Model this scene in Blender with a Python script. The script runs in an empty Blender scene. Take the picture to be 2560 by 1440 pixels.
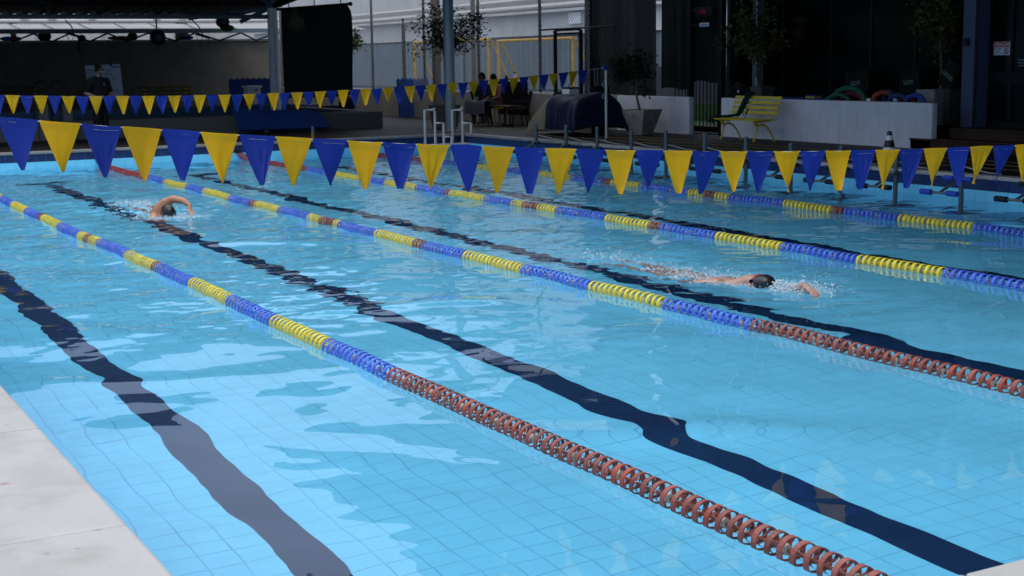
import bpy, bmesh, math, random
import numpy as np
from mathutils import Vector, Matrix
R = math.radians
PI = math.pi
scene = bpy.context.scene
C = scene.collection
rnd = random.Random(7)

# ---------------------------------------------------------------- camera
F_PX, PITCH, ROLL, YAW, CAM_H = 3556.3, 0.158237, -0.01581, 0.501414, 1.68747
cy_, sy_, cp_, sp_ = math.cos(YAW), math.sin(YAW), math.cos(PITCH), math.sin(PITCH)
FWD = Vector((sy_ * cp_, cy_ * cp_, -sp_))
_r = Vector((cy_, -sy_, 0.0)); _u = _r.cross(FWD)
RIGHT = _r * math.cos(ROLL) + _u * math.sin(ROLL)
UP = -_r * math.sin(ROLL) + _u * math.cos(ROLL)
EYE = Vector((0, 0, CAM_H))
cam_data = bpy.data.cameras.new("camera")
cam_data.sensor_width = 36.0
cam_data.lens = F_PX / 2560 * 36.0
cam_data.clip_start = 0.05
cam_data.clip_end = 2000
cam = bpy.data.objects.new("camera", cam_data)
C.objects.link(cam)
cam.matrix_world = Matrix(((RIGHT.x, UP.x, -FWD.x, 0), (RIGHT.y, UP.y, -FWD.y, 0), (RIGHT.z, UP.z, -FWD.z, CAM_H), (0, 0, 0, 1)))
scene.camera = cam
cam_data.dof.use_dof = True
cam_data.dof.focus_distance = 7.5
cam_data.dof.aperture_fstop = 9.0

# ---------------------------------------------------------------- world, sun, exposure
SUN_EL, SUN_AZ = R(58), R(215)
world = bpy.data.worlds.new("World")
scene.world = world
world.use_nodes = True
wn, wl = world.node_tree.nodes, world.node_tree.links
wn.clear()
w_out = wn.new("ShaderNodeOutputWorld")
w_bg = wn.new("ShaderNodeBackground")
w_sky = wn.new("ShaderNodeTexSky")
w_sky.sky_type = 'NISHITA'
w_sky.sun_disc = False
w_sky.sun_elevation = SUN_EL
w_sky.sun_rotation = SUN_AZ
w_co = wn.new("ShaderNodeTexCoord")
w_nz = wn.new("ShaderNodeTexNoise"); w_nz.inputs['Scale'].default_value = 2.2; w_nz.inputs['Detail'].default_value = 5
w_rp = wn.new("ShaderNodeValToRGB")
w_rp.color_ramp.elements[0].position = 0.3; w_rp.color_ramp.elements[0].color = (7.0, 7.6, 8.6, 1)
w_rp.color_ramp.elements[1].position = 0.7; w_rp.color_ramp.elements[1].color = (12.5, 12.6, 12.9, 1)
w_mx = wn.new("ShaderNodeMix"); w_mx.data_type = 'RGBA'; w_mx.inputs[0].default_value = 0.85
wl.new(w_co.outputs['Generated'], w_nz.inputs['Vector'])
wl.new(w_nz.outputs['Fac'], w_rp.inputs['Fac'])
wl.new(w_sky.outputs['Color'], w_mx.inputs[6])
wl.new(w_rp.outputs['Color'], w_mx.inputs[7])
w_sep = wn.new("ShaderNodeSeparateXYZ"); wl.new(w_co.outputs['Generated'], w_sep.inputs[0])
w_mr = wn.new("ShaderNodeMapRange"); w_mr.inputs[1].default_value = 0.0; w_mr.inputs[2].default_value = 1.0   # overcast sky: three times brighter overhead than at the horizon
w_mr.data_type = 'FLOAT_VECTOR'
w_mr.inputs[7].default_value = (0, 0, 0); w_mr.inputs[8].default_value = (1, 1, 1)
w_mr.inputs[9].default_value = (0.22, 0.32, 0.50); w_mr.inputs[10].default_value = (2.2, 2.18, 2.14)
w_pw = wn.new("ShaderNodeMath"); w_pw.operation = 'POWER'; w_pw.use_clamp = True; w_pw.inputs[1].default_value = 1.5
wl.new(w_sep.outputs['Z'], w_pw.inputs[0]); wl.new(w_pw.outputs[0], w_mr.inputs[6])
w_ml = wn.new("ShaderNodeMix"); w_ml.data_type = 'RGBA'; w_ml.blend_type = 'MULTIPLY'; w_ml.inputs[0].default_value = 1.0
wl.new(w_mx.outputs[2], w_ml.inputs[6]); wl.new(w_mr.outputs[1], w_ml.inputs[7])
wl.new(w_ml.outputs[2], w_bg.inputs['Color'])
w_bg.inputs['Strength'].default_value = 0.125
wl.new(w_bg.outputs['Background'], w_out.inputs['Surface'])
sun_data = bpy.data.lights.new("sun", 'SUN')
sun_data.energy = 0.7
sun_data.angle = R(20)
sun_data.color = (1.0, 0.97, 0.92)
sun = bpy.data.objects.new("sun", sun_data)
C.objects.link(sun)
sun.rotation_euler = Vector((math.sin(SUN_AZ) * math.cos(SUN_EL), math.cos(SUN_AZ) * math.cos(SUN_EL), math.sin(SUN_EL))).to_track_quat('Z', 'Y').to_euler()
sun.location = (0, 0, 30)
vs = scene.view_settings
vs.view_transform = 'Standard'; vs.look = 'None'; vs.exposure = 0.0; vs.gamma = 1.0; vs.use_curve_mapping = False
scene.cycles.use_denoising = True
scene.cycles.max_bounces = 10
scene.cycles.transmission_bounces = 8
scene.cycles.diffuse_bounces = 4
scene.cycles.caustics_refractive = True
scene.cycles.caustics_reflective = True
scene.cycles.sample_clamp_indirect = 8.0

# ---------------------------------------------------------------- helpers: sight lines to measured places
def ray(px, py):
    return FWD + RIGHT * ((px - 1280) / F_PX) - UP * ((py - 720) / F_PX)
def PX(px, py, x):
    d = ray(px, py); return EYE + d * (x / d.x)
def PY(px, py, y):
    d = ray(px, py); return EYE + d * (y / d.y)
def PZ(px, py, z):
    d = ray(px, py); return EYE + d * ((z - CAM_H) / d.z)
def proj(p):
    d = Vector(p) - EYE; w = d.dot(FWD)
    return (1280 + F_PX * d.dot(RIGHT) / w, 720 - F_PX * d.dot(UP) / w)

ZDK = 0.30
# ---------------------------------------------------------------- helpers: materials
MATS = {}
def mat(name, col, rough=0.6, metal=0.0, var=0.12, scale=6.0, bump=0.0, bscale=40.0, spec=0.5, dirt=None, dirt_amt=0.5, dirt_scale=1.5, objvar=0.0, sheen=0.0, trans=0.0, coords='Object'):
    m = bpy.data.materials.new(name); m.use_nodes = True
    nt = m.node_tree; n, l = nt.nodes, nt.links
    b = n['Principled BSDF']
    b.inputs['Roughness'].default_value = rough
    b.inputs['Metallic'].default_value = metal
    b.inputs['Specular IOR Level'].default_value = spec
    if trans: b.inputs['Transmission Weight'].default_value = trans
    tc = n.new("ShaderNodeTexCoord")
    src = tc.outputs[coords if coords != 'Position' else 'Object']
    if coords == 'Position':
        src = n.new("ShaderNodeNewGeometry").outputs['Position']
    nz = n.new("ShaderNodeTexNoise"); nz.inputs['Scale'].default_value = scale; nz.inputs['Detail'].default_value = 6
    l.new(src, nz.inputs['Vector'])
    mr = n.new("ShaderNodeMapRange"); mr.inputs[1].default_value = 0.25; mr.inputs[2].default_value = 0.75
    mr.inputs[3].default_value = 1 - var; mr.inputs[4].default_value = 1 + var
    l.new(nz.outputs['Fac'], mr.inputs[0])
    mul = n.new("ShaderNodeMix"); mul.data_type = 'RGBA'; mul.blend_type = 'MULTIPLY'; mul.inputs[0].default_value = 1.0
    mul.inputs[6].default_value = (*col, 1)
    l.new(mr.outputs[0], mul.inputs[7])
    out = mul.outputs[2]
    if objvar:
        oi = n.new("ShaderNodeObjectInfo")
        m2 = n.new("ShaderNodeMapRange"); m2.inputs[3].default_value = 1 - objvar; m2.inputs[4].default_value = 1 + objvar
        l.new(oi.outputs['Random'], m2.inputs[0])
        mm = n.new("ShaderNodeMix"); mm.data_type = 'RGBA'; mm.blend_type = 'MULTIPLY'; mm.inputs[0].default_value = 1.0
        l.new(out, mm.inputs[6]); l.new(m2.outputs[0], mm.inputs[7]); out = mm.outputs[2]
    if dirt:
        n2 = n.new("ShaderNodeTexNoise"); n2.inputs['Scale'].default_value = dirt_scale; n2.inputs['Detail'].default_value = 8; n2.inputs['Roughness'].default_value = 0.65
        l.new(src, n2.inputs['Vector'])
        m3 = n.new("ShaderNodeMapRange"); m3.inputs[1].default_value = 0.48; m3.inputs[2].default_value = 0.68; m3.inputs[4].default_value = dirt_amt
        l.new(n2.outputs['Fac'], m3.inputs[0])
        mm = n.new("ShaderNodeMix"); mm.data_type = 'RGBA'
        l.new(m3.outputs[0], mm.inputs[0]); l.new(out, mm.inputs[6]); mm.inputs[7].default_value = (*dirt, 1); out = mm.outputs[2]
    l.new(out, b.inputs['Base Color'])
    if bump:
        n3 = n.new("ShaderNodeTexNoise"); n3.inputs['Scale'].default_value = bscale; n3.inputs['Detail'].default_value = 4
        l.new(src, n3.inputs['Vector'])
        bp = n.new("ShaderNodeBump"); bp.inputs['Strength'].default_value = bump; bp.inputs['Distance'].default_value = 0.01
        l.new(n3.outputs['Fac'], bp.inputs['Height']); l.new(bp.outputs['Normal'], b.inputs['Normal'])
    MATS[name] = m
    return m
def two_tone_tile(name, col, var=0.06, grid=0.15):
    """glazed tile; each tile gets its own slight shade from its place in the grid"""
    m = bpy.data.materials.new(name); m.use_nodes = True
    n, l = m.node_tree.nodes, m.node_tree.links
    b = n['Principled BSDF']; b.inputs['Roughness'].default_value = 0.25
    g = n.new("ShaderNodeNewGeometry")
    v = n.new("ShaderNodeVectorMath"); v.operation = 'SNAP'; v.inputs[1].default_value = (grid, grid, grid)
    l.new(g.outputs['Position'], v.inputs[0])
    w = n.new("ShaderNodeTexWhiteNoise"); l.new(v.outputs[0], w.inputs['Vector'])
    nz = n.new("ShaderNodeTexNoise"); nz.inputs['Scale'].default_value = 0.8; nz.inputs['Detail'].default_value = 4
    l.new(g.outputs['Position'], nz.inputs['Vector'])
    a = n.new("ShaderNodeMath"); a.operation = 'MULTIPLY_ADD'; a.inputs[1].default_value = var; a.inputs[2].default_value = 1 - var
    l.new(w.outputs['Value'], a.inputs[0])
    a2 = n.new("ShaderNodeMath"); a2.operation = 'MULTIPLY_ADD'; a2.inputs[1].default_value = 0.2
    l.new(nz.outputs['Fac'], a2.inputs[0]); l.new(a.outputs[0], a2.inputs[2])
    mul = n.new("ShaderNodeMix"); mul.data_type = 'RGBA'; mul.blend_type = 'MULTIPLY'; mul.inputs[0].default_value = 1.0
    mul.inputs[6].default_value = (*col, 1); l.new(a2.outputs[0], mul.inputs[7])
    l.new(mul.outputs[2], b.inputs['Base Color'])
    return m

M_TILE = two_tone_tile("light_blue_tile", (0.185, 0.645, 0.89))
M_NAVY = two_tone_tile("navy_tile", (0.004, 0.02, 0.075))
M_BAND = two_tone_tile("dark_blue_band_tile", (0.012, 0.03, 0.11))
M_GROUT = mat("grout", (0.145, 0.49, 0.72), 0.8, var=0.25, scale=3, coords='Position')
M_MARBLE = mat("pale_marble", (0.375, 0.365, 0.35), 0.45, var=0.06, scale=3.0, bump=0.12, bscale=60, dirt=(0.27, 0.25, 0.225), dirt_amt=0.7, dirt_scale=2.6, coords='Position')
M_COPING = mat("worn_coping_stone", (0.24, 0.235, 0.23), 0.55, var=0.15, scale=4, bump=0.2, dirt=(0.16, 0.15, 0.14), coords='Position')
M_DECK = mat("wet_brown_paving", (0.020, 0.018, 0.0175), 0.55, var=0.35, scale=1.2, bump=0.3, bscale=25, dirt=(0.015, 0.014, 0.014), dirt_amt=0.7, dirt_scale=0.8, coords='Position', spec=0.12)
M_YLINE = mat("faded_yellow_paint", (0.30, 0.23, 0.08), 0.6, var=0.4, scale=8, coords='Position')
M_WHITEWALL = mat("white_painted_wall", (0.76, 0.78, 0.83), 0.7, var=0.05, scale=1.5, bump=0.2, bscale=30, dirt=(0.33, 0.33, 0.34), dirt_amt=0.3, dirt_scale=1.0, coords='Position', spec=0.2)
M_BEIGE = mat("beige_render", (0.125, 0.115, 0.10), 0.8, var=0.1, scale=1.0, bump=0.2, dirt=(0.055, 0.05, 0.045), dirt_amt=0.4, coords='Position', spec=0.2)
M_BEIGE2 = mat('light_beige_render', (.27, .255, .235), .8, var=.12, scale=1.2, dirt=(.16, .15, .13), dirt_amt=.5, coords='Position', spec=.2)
M_WIRE = mat('zinc_wire', (.30, .32, .33), .6)
M_STITCH = mat('pale_thread', (.34, .33, .30), .8)
M_OFFWHITE = mat("offwhite_render", (0.50, 0.505, 0.51), 0.8, var=0.08, scale=0.5, bump=0.2, dirt=(0.32, 0.32, 0.33), dirt_amt=0.35, dirt_scale=0.6, coords='Position')  # off-white render with random dirt patches
M_SHEET = mat("grey_blue_sheet_metal", (0.115, 0.15, 0.185), 0.45, 0.3, var=0.1, scale=1.0, coords='Position')
M_DARKMETAL = mat("black_painted_steel", (0.007, 0.009, 0.012), 0.45, 0.2, var=0.2, spec=0.2)
M_GREYSTEEL = mat("blue_grey_painted_steel", (0.12, 0.165, 0.20), 0.4, 0.1, var=0.1, scale=2)
M_PALESTEEL = mat("pale_grey_painted_steel", (0.74, 0.75, 0.77), 0.4, 0.1, var=0.08, scale=3, dirt=(0.3, 0.28, 0.26), dirt_amt=0.4, dirt_scale=3)
M_GALV = mat("galvanised_steel", (0.10, 0.125, 0.14), 0.5, 0.5, var=0.15, scale=8)
M_WHITEPIPE = mat("white_plastic_pipe", (0.52, 0.52, 0.50), 0.4, var=0.06, dirt=(0.45, 0.44, 0.4), dirt_amt=0.4, dirt_scale=4)
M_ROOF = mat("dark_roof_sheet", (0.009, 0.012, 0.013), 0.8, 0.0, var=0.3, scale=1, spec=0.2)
M_AWN = mat("white_corrugated_awning", (0.22, 0.22, 0.22), 0.55, var=0.12, scale=2, dirt=(0.2, 0.19, 0.18), dirt_amt=0.5)
M_CURTAIN = mat("black_green_shade_cloth", (0.012, 0.018, 0.017), 0.9, var=0.25, scale=4, bump=0.3, bscale=200, spec=0.1)
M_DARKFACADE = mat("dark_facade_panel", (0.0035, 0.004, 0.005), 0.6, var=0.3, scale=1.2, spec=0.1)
M_DARKGLASS = mat("dark_tinted_glass", (0.002, 0.005, 0.005), 0.15, var=0.2, scale=1, spec=0.12)
M_BARK = mat("grey_brown_bark", (0.12, 0.095, 0.07), 0.9, var=0.35, scale=12, bump=0.6, spec=0.2)
M_LEAF = mat("dark_green_leaf", (0.009, 0.016, 0.005), 0.9, var=0.5, scale=1.7, spec=0.2)
M_LEAF2 = mat("bright_green_leaf", (0.045, 0.08, 0.015), 0.5, var=0.5, scale=1.7, spec=0.3)
M_LEAF3 = mat("olive_green_leaf", (0.055, 0.062, 0.010), 0.5, var=0.5, scale=1.7, spec=0.25)
M_CONCPOT = mat("rough_concrete_pot", (0.33, 0.30, 0.27), 0.85, var=0.25, scale=5, bump=0.6, bscale=18, dirt=(0.12, 0.1, 0.09), dirt_amt=0.6, dirt_scale=4, spec=0.2)
M_GREYPOT = mat("pale_grey_pot", (0.28, 0.29, 0.30), 0.7, var=0.15, scale=6, bump=0.2, dirt=(0.25, 0.25, 0.25))
M_DKPOT = mat("dark_grey_pot", (0.08, 0.08, 0.08), 0.7, var=0.2, scale=5, spec=0.2)
M_SOIL = mat("soil", (0.03, 0.022, 0.015), 0.95, var=0.4, scale=20)
M_YELLOWPAINT = mat("yellow_gloss_paint", (0.60, 0.46, 0.008), 0.4, var=0.1, scale=5, dirt=(0.35, 0.28, 0.03), dirt_amt=0.5, dirt_scale=6)
M_FLAGY = mat("yellow_vinyl", (0.50, 0.275, 0.0), 0.42, var=0.06, scale=8, bump=0.06, bscale=30, objvar=0.07, spec=0.25)
M_FLAGB = mat("royal_blue_vinyl", (0.005, 0.020, 0.20), 0.42, var=0.08, scale=8, bump=0.06, bscale=30, objvar=0.12, spec=0.25)
M_CORD = mat("white_cord", (0.6, 0.6, 0.58), 0.7)
M_DR = mat("faded_red_plastic", (0.22, 0.052, 0.036), 0.5, var=0.25, scale=25, objvar=0.3, dirt=(0.24, 0.10, 0.08), dirt_amt=0.5, dirt_scale=14)
M_DO = mat("orange_red_plastic", (0.29, 0.045, 0.02), 0.4, var=0.12, scale=25, objvar=0.1)
M_DRDEEP = mat("deep_red_plastic", (0.33, 0.028, 0.02), 0.45, var=0.15, scale=25, objvar=0.15)
M_DY = mat("yellow_plastic_disc", (0.66, 0.54, 0.035), 0.4, var=0.12, scale=25, objvar=0.08)
M_DB = mat("blue_plastic_disc", (0.05, 0.13, 0.60), 0.4, var=0.15, scale=25, objvar=0.15)
M_FLOAT = mat("cream_float", (0.45, 0.42, 0.34), 0.6, var=0.1)
M_SKIN1 = mat("tanned_wet_skin", (0.36, 0.165, 0.085), 0.35, var=0.12, scale=9, bump=0.1)
M_SKIN2 = mat("fair_wet_skin", (0.40, 0.225, 0.165), 0.33, var=0.12, scale=9, bump=0.1)
M_SKIN3 = mat("brown_skin", (0.13, 0.07, 0.045), 0.5, var=0.1, scale=9)
M_CAP = mat("black_swim_cap", (0.008, 0.008, 0.012), 0.35, var=0.3, scale=20)
M_HAIR = mat("dark_hair", (0.004, 0.0035, 0.003), 0.9, var=0.3, scale=40, bump=0.5, spec=0.15)
M_CLOTHBLK = mat("black_cloth", (0.007, 0.007, 0.009), 0.9, var=0.3, scale=12, bump=0.3, spec=0.1)
M_CLOTHGRN = mat("dark_green_towel", (0.006, 0.024, 0.018), 0.95, var=0.3, scale=20, bump=0.5, spec=0.1)
M_PINK = mat("dusty_pink_cloth", (0.25, 0.09, 0.12), 0.9, var=0.2)
M_GREYCLOTH = mat("pale_striped_cloth", (0.14, 0.135, 0.15), 0.9, var=0.2, scale=30)
M_BLUEMAT = mat("blue_foam_mat", (0.010, 0.04, 0.18), 0.75, var=0.15, scale=4, bump=0.2, spec=0.2)
M_NAVYTARP = mat("navy_tarpaulin", (0.004, 0.008, 0.035), 0.5, var=0.3, scale=3, bump=1.0, bscale=7, spec=0.25)
M_TANTARP = mat("khaki_tarpaulin", (0.17, 0.15, 0.095), 0.6, var=0.2, scale=3, bump=0.4, bscale=8)
M_WHITEPLA = mat("white_plastic", (0.7, 0.71, 0.72), 0.4, var=0.05)
M_BLUEPAD = mat("blue_foam_grip", (0.015, 0.06, 0.42), 0.6, var=0.15)
M_BLACKPAD = mat("dark_foam_grip", (0.012, 0.018, 0.035), 0.6, var=0.2, spec=0.2)
M_WOOD = mat("dark_brown_decking", (0.042, 0.022, 0.013), 0.6, var=0.35, scale=5, bump=0.3, dirt=(0.03, 0.018, 0.012), dirt_amt=0.6, spec=0.2)
M_RED = mat("red_print", (0.45, 0.02, 0.03), 0.5)
M_BLKPRINT = mat("black_print", (0.01, 0.01, 0.02), 0.5)
M_WHPRINT = mat("white_print", (0.75, 0.75, 0.75), 0.5)
M_GREENRING = mat("green_foam", (0.008, 0.10, 0.05), 0.7)
M_ORANGE = mat("orange_foam", (0.24, 0.045, 0.012), 0.7)
M_TEAL = mat("blue_foam_ring", (0.012, 0.05, 0.26), 0.7)
M_LAWN = mat("green_court_turf", (0.022, 0.075, 0.02), 0.9, var=0.3, scale=20)
M_COURT = mat("grey_court_floor", (0.15, 0.16, 0.165), 0.8, var=0.2, scale=1)
M_TILEBLUE2 = two_tone_tile("teal_blue_small_pool_tile", (0.02, 0.09, 0.17), 0.3, 0.2)

# ---------------------------------------------------------------- helpers: geometry
def streaks(m, col, amt, sx=1.2, sz=.12):
    n, l = m.node_tree.nodes, m.node_tree.links; b = n['Principled BSDF']; src = b.inputs['Base Color'].links[0].from_socket
    g = n.new('ShaderNodeNewGeometry'); v = n.new('ShaderNodeVectorMath'); v.operation = 'MULTIPLY'; v.inputs[1].default_value = (sx * 6, sx * 6, sz * 6); l.new(g.outputs['Position'], v.inputs[0])
    nz = n.new('ShaderNodeTexNoise'); nz.inputs['Scale'].default_value = 1.0; nz.inputs['Detail'].default_value = 6; nz.inputs['Roughness'].default_value = .7; l.new(v.outputs[0], nz.inputs['Vector'])
    mr = n.new('ShaderNodeMapRange'); mr.inputs[1].default_value = .5; mr.inputs[2].default_value = .75; mr.inputs[4].default_value = amt; l.new(nz.outputs['Fac'], mr.inputs[0])
    mx = n.new('ShaderNodeMix'); mx.data_type = 'RGBA'; l.new(mr.outputs[0], mx.inputs[0]); l.new(src, mx.inputs[6]); mx.inputs[7].default_value = (*col, 1); l.new(mx.outputs[2], b.inputs['Base Color'])
streaks(M_WHITEWALL, (.38, .39, .40), .35); streaks(M_BEIGE, (.05, .045, .04), .4); streaks(M_OFFWHITE, (.27, .28, .29), .35, .4, .06)
def rust_spot(m, spots):
    n, l = m.node_tree.nodes, m.node_tree.links; b = n['Principled BSDF']; src = b.inputs['Base Color'].links[0].from_socket
    g = n.new('ShaderNodeNewGeometry')
    for (c, r, col) in spots:
        d = n.new('ShaderNodeVectorMath'); d.operation = 'DISTANCE'; d.inputs[1].default_value = c; l.new(g.outputs['Position'], d.inputs[0])
        nz = n.new('ShaderNodeTexNoise'); nz.inputs['Scale'].default_value = 35; l.new(g.outputs['Position'], nz.inputs['Vector'])
        ad = n.new('ShaderNodeMath'); ad.operation = 'MULTIPLY_ADD'; ad.inputs[1].default_value = r * 1.4; l.new(nz.outputs['Fac'], ad.inputs[0]); l.new(d.outputs['Value'], ad.inputs[2])
        mr = n.new('ShaderNodeMapRange'); mr.inputs[1].default_value = r * .7; mr.inputs[2].default_value = r * 1.9; mr.inputs[3].default_value = .75; mr.inputs[4].default_value = 0
        l.new(ad.outputs[0], mr.inputs[0])
        mx = n.new('ShaderNodeMix'); mx.data_type = 'RGBA'; l.new(mr.outputs[0], mx.inputs[0]); l.new(src, mx.inputs[6]); mx.inputs[7].default_value = (*col, 1); src = mx.outputs[2]
    l.new(src, b.inputs['Base Color'])
_mp = [(PZ(10, 1208, ZDK), .018, (.22, .10, .05)), (PZ(115, 1385, ZDK), .012, (.2, .18, .15)), (PZ(195, 1372, ZDK), .010, (.2, .18, .16)), (PZ(18, 1060, ZDK), .010, (.15, .12, .10)), (PZ(55, 1270, ZDK), .03, (.33, .31, .28)), (PZ(245, 1325, ZDK), .014, (.22, .2, .18))]
rust_spot(M_MARBLE, _mp)
class MB:
    def __init__(s): s.v, s.f = [], []
    def add(s, vs, fs):
        o = len(s.v); s.v += [tuple(v) for v in vs]; s.f += [tuple(i + o for i in f) for f in fs]; return s
    def box(s, c, d, rot=None, taper=1.0):
        x, y, z = d[0] / 2, d[1] / 2, d[2] / 2
        vs = [Vector((sx * x * (taper if sz > 0 else 1), sy * y * (taper if sz > 0 else 1), sz * z)) for sz in (-1, 1) for sy in (-1, 1) for sx in (-1, 1)]
        if rot is not None: vs = [rot @ v for v in vs]
        c = Vector(c)
        return s.add([v + c for v in vs], [(0, 2, 3, 1), (4, 5, 7, 6), (0, 1, 5, 4), (2, 6, 7, 3), (0, 4, 6, 2), (1, 3, 7, 5)])
    def bb(s, a, b):
        return s.box([(a[i] + b[i]) / 2 for i in range(3)], [abs(a[i] - b[i]) for i in range(3)])
    def tube(s, pts, r, n=10, cap=True, r_end=None):
        pts = [Vector(p) for p in pts]
        if len(pts) < 2: return s
        rs = r if isinstance(r, (list, tuple)) else [r + ((r_end - r) * i / (len(pts) - 1) if r_end is not None else 0) for i in range(len(pts))]
        vs = []; prev = None
        for i, p in enumerate(pts):
            t = (pts[min(i + 1, len(pts) - 1)] - pts[max(i - 1, 0)]).normalized()
            if prev is None:
                a = Vector((0, 0, 1)) if abs(t.z) < 0.9 else Vector((1, 0, 0))
                u = t.cross(a).normalized()
            else:
                u = (prev - t * prev.dot(t)).normalized()
            prev = u; w = t.cross(u)
            for k in range(n):
                an = 2 * PI * k / n; vs.append(p + (u * math.cos(an) + w * math.sin(an)) * rs[i])
        fs = [(i * n + k, i * n + (k + 1) % n, (i + 1) * n + (k + 1) % n, (i + 1) * n + k) for i in range(len(pts) - 1) for k in range(n)]
        if cap:
            fs.append(tuple(range(n - 1, -1, -1))); fs.append(tuple((len(pts) - 1) * n + k for k in range(n)))
        return s.add(vs, fs)
    def lathe(s, prof, c=(0, 0, 0), n=24, rot=None):
        c = Vector(c); vs = []
        for (r, z) in prof:
            for k in range(n):
                a = 2 * PI * k / n; v = Vector((r * math.cos(a), r * math.sin(a), z))
                if rot is not None: v = rot @ v
                vs.append(v + c)
        fs = [(i * n + k, i * n + (k + 1) % n, (i + 1) * n + (k + 1) % n, (i + 1) * n + k) for i in range(len(prof) - 1) for k in range(n)]
        fs.append(tuple(range(n - 1, -1, -1))); fs.append(tuple((len(prof) - 1) * n + k for k in range(n)))
        return s.add(vs, fs)
    def ell(s, c, r, n=16, m=10, rot=None, zmin=-1.0):
        prof = []
        for i in range(m + 1):
            t = -PI / 2 + PI * i / m
            if math.sin(t) < zmin: continue
            prof.append((max(math.cos(t), 0.02), math.sin(t)))
        c = Vector(c); vs = []
        for (q, z) in prof:
            for k in range(n):
                a = 2 * PI * k / n; v = Vector((q * math.cos(a) * r[0], q * math.sin(a) * r[1], z * r[2]))
                if rot is not None: v = rot @ v
                vs.append(v + c)
        fs = [(i * n + k, i * n + (k + 1) % n, (i + 1) * n + (k + 1) % n, (i + 1) * n + k) for i in range(len(prof) - 1) for k in range(n)]
        fs.append(tuple(range(n - 1, -1, -1))); fs.append(tuple((len(prof) - 1) * n + k for k in range(n)))
        return s.add(vs, fs)
    def sheet(s, fn, nu, nv, th=0.004, closed=True):
        """a thin draped sheet: fn(u,v)->point, given thickness by a second skin"""
        g = [[Vector(fn(i / nu, j / nv)) for j in range(nv + 1)] for i in range(nu + 1)]
        nrm = [[None] * (nv + 1) for _ in range(nu + 1)]
        for i in range(nu + 1):
            for j in range(nv + 1):
                a = g[min(i + 1, nu)][j] - g[max(i - 1, 0)][j]; b = g[i][min(j + 1, nv)] - g[i][max(j - 1, 0)]
                q = a.cross(b); nrm[i][j] = q.normalized() if q.length > 1e-12 else Vector((0, 0, 1))
        vs = [g[i][j] for i in range(nu + 1) for j in range(nv + 1)] + [g[i][j] - nrm[i][j] * th for i in range(nu + 1) for j in range(nv + 1)]
        N = (nu + 1) * (nv + 1); idx = lambda i, j: i * (nv + 1) + j
        fs = []
        for i in range(nu):
            for j in range(nv):
                fs.append((idx(i, j), idx(i + 1, j), idx(i + 1, j + 1), idx(i, j + 1)))
                fs.append((N + idx(i, j), N + idx(i, j + 1), N + idx(i + 1, j + 1), N + idx(i + 1, j)))
        for i in range(nu):
            for j in (0, nv):
                fs.append((idx(i, j), N + idx(i, j), N + idx(i + 1, j), idx(i + 1, j)))
        for j in range(nv):
            for i in (0, nu):
                fs.append((idx(i, j), idx(i, j + 1), N + idx(i, j + 1), N + idx(i, j)))
        return s.add(vs, fs)
    def mesh(s, name, m, smooth=False):
        me = bpy.data.meshes.new(name)
        me.from_pydata(s.v, [], s.f); me.update()
        if m is not None: me.materials.append(m)
        if smooth:
            me.polygons.foreach_set('use_smooth', [True] * len(me.polygons))
            try: me.set_sharp_from_angle(angle=R(40))
            except Exception: pass
        return me
    def build(s, name, m, parent=None, smooth=False, bevel=0.0, kind=None, loc=None, label=None):
        """parts are given in world coordinates; the parent's place is taken off again"""
        me = s.mesh(name, m, smooth)
        o = bpy.data.objects.new(name, me); C.objects.link(o)
        if parent is not None:
            o.parent = parent
            w = parent_world(parent)
            me.transform(w.inverted())
        if bevel:
            md = o.modifiers.new("soft_edges", 'BEVEL'); md.width = bevel; md.segments = 2; md.limit_method = 'ANGLE'
        if kind: o['kind'] = kind
        if label: o['label'] = label
        return o
WORLDM = {}
def parent_world(o):
    m = Matrix.Translation(o.location)
    m = m @ o.rotation_euler.to_matrix().to_4x4()
    return (parent_world(o.parent) @ m) if o.parent else m
def tag(o, label, cat, group=None):
    o['label'] = label; o['category'] = cat
    if group: o['group'] = group
    return o
def thing(name, label, cat, loc=(0, 0, 0), rz=0.0, group=None):
    o = bpy.data.objects.new(name, None); C.objects.link(o)
    o.location = loc; o.rotation_euler = (0, 0, rz); o.empty_display_size = 0.1
    return tag(o, label, cat, group)
def struct(o):
    o['kind'] = 'structure'; return o
def copy_tree(o, parent=None):
    c = o.copy(); C.objects.link(c)
    if parent is not None: c.parent = parent
    for ch in list(o.children): copy_tree(ch, c)
    return c
def inst(name, me, parent, loc, rot=(0, 0, 0)):
    o = bpy.data.objects.new(name, me); C.objects.link(o); o.parent = parent; o.location = loc; o.rotation_euler = rot
    return o
def text(name, s, size, m, parent, origin, xdir, ydir, extr=0.002, align='CENTER', kind=None):
    cu = bpy.data.curves.new(name, 'FONT'); cu.body = s; cu.size = size; cu.extrude = extr; cu.align_x = align; cu.align_y = 'CENTER'
    cu.materials.append(m)
    o = bpy.data.objects.new(name, cu); C.objects.link(o)
    X = Vector(xdir).normalized(); Z = X.cross(Vector(ydir)).normalized(); Y = Z.cross(X)
    mw = Matrix(((X.x, Y.x, Z.x, origin[0]), (X.y, Y.y, Z.y, origin[1]), (X.z, Y.z, Z.z, origin[2]), (0, 0, 0, 1)))
    if parent is not None:
        o.parent = parent; mw = parent_world(parent).inverted() @ mw
    o.matrix_basis = mw
    dg = bpy.context.evaluated_depsgraph_get(); me = bpy.data.meshes.new_from_object(o.evaluated_get(dg))
    o2 = bpy.data.objects.new(name, me); C.objects.link(o2); o2.parent = parent; o2.matrix_basis = mw
    bpy.data.objects.remove(o); o2.name = name
    if kind: o2['kind'] = kind
    return o2

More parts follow.
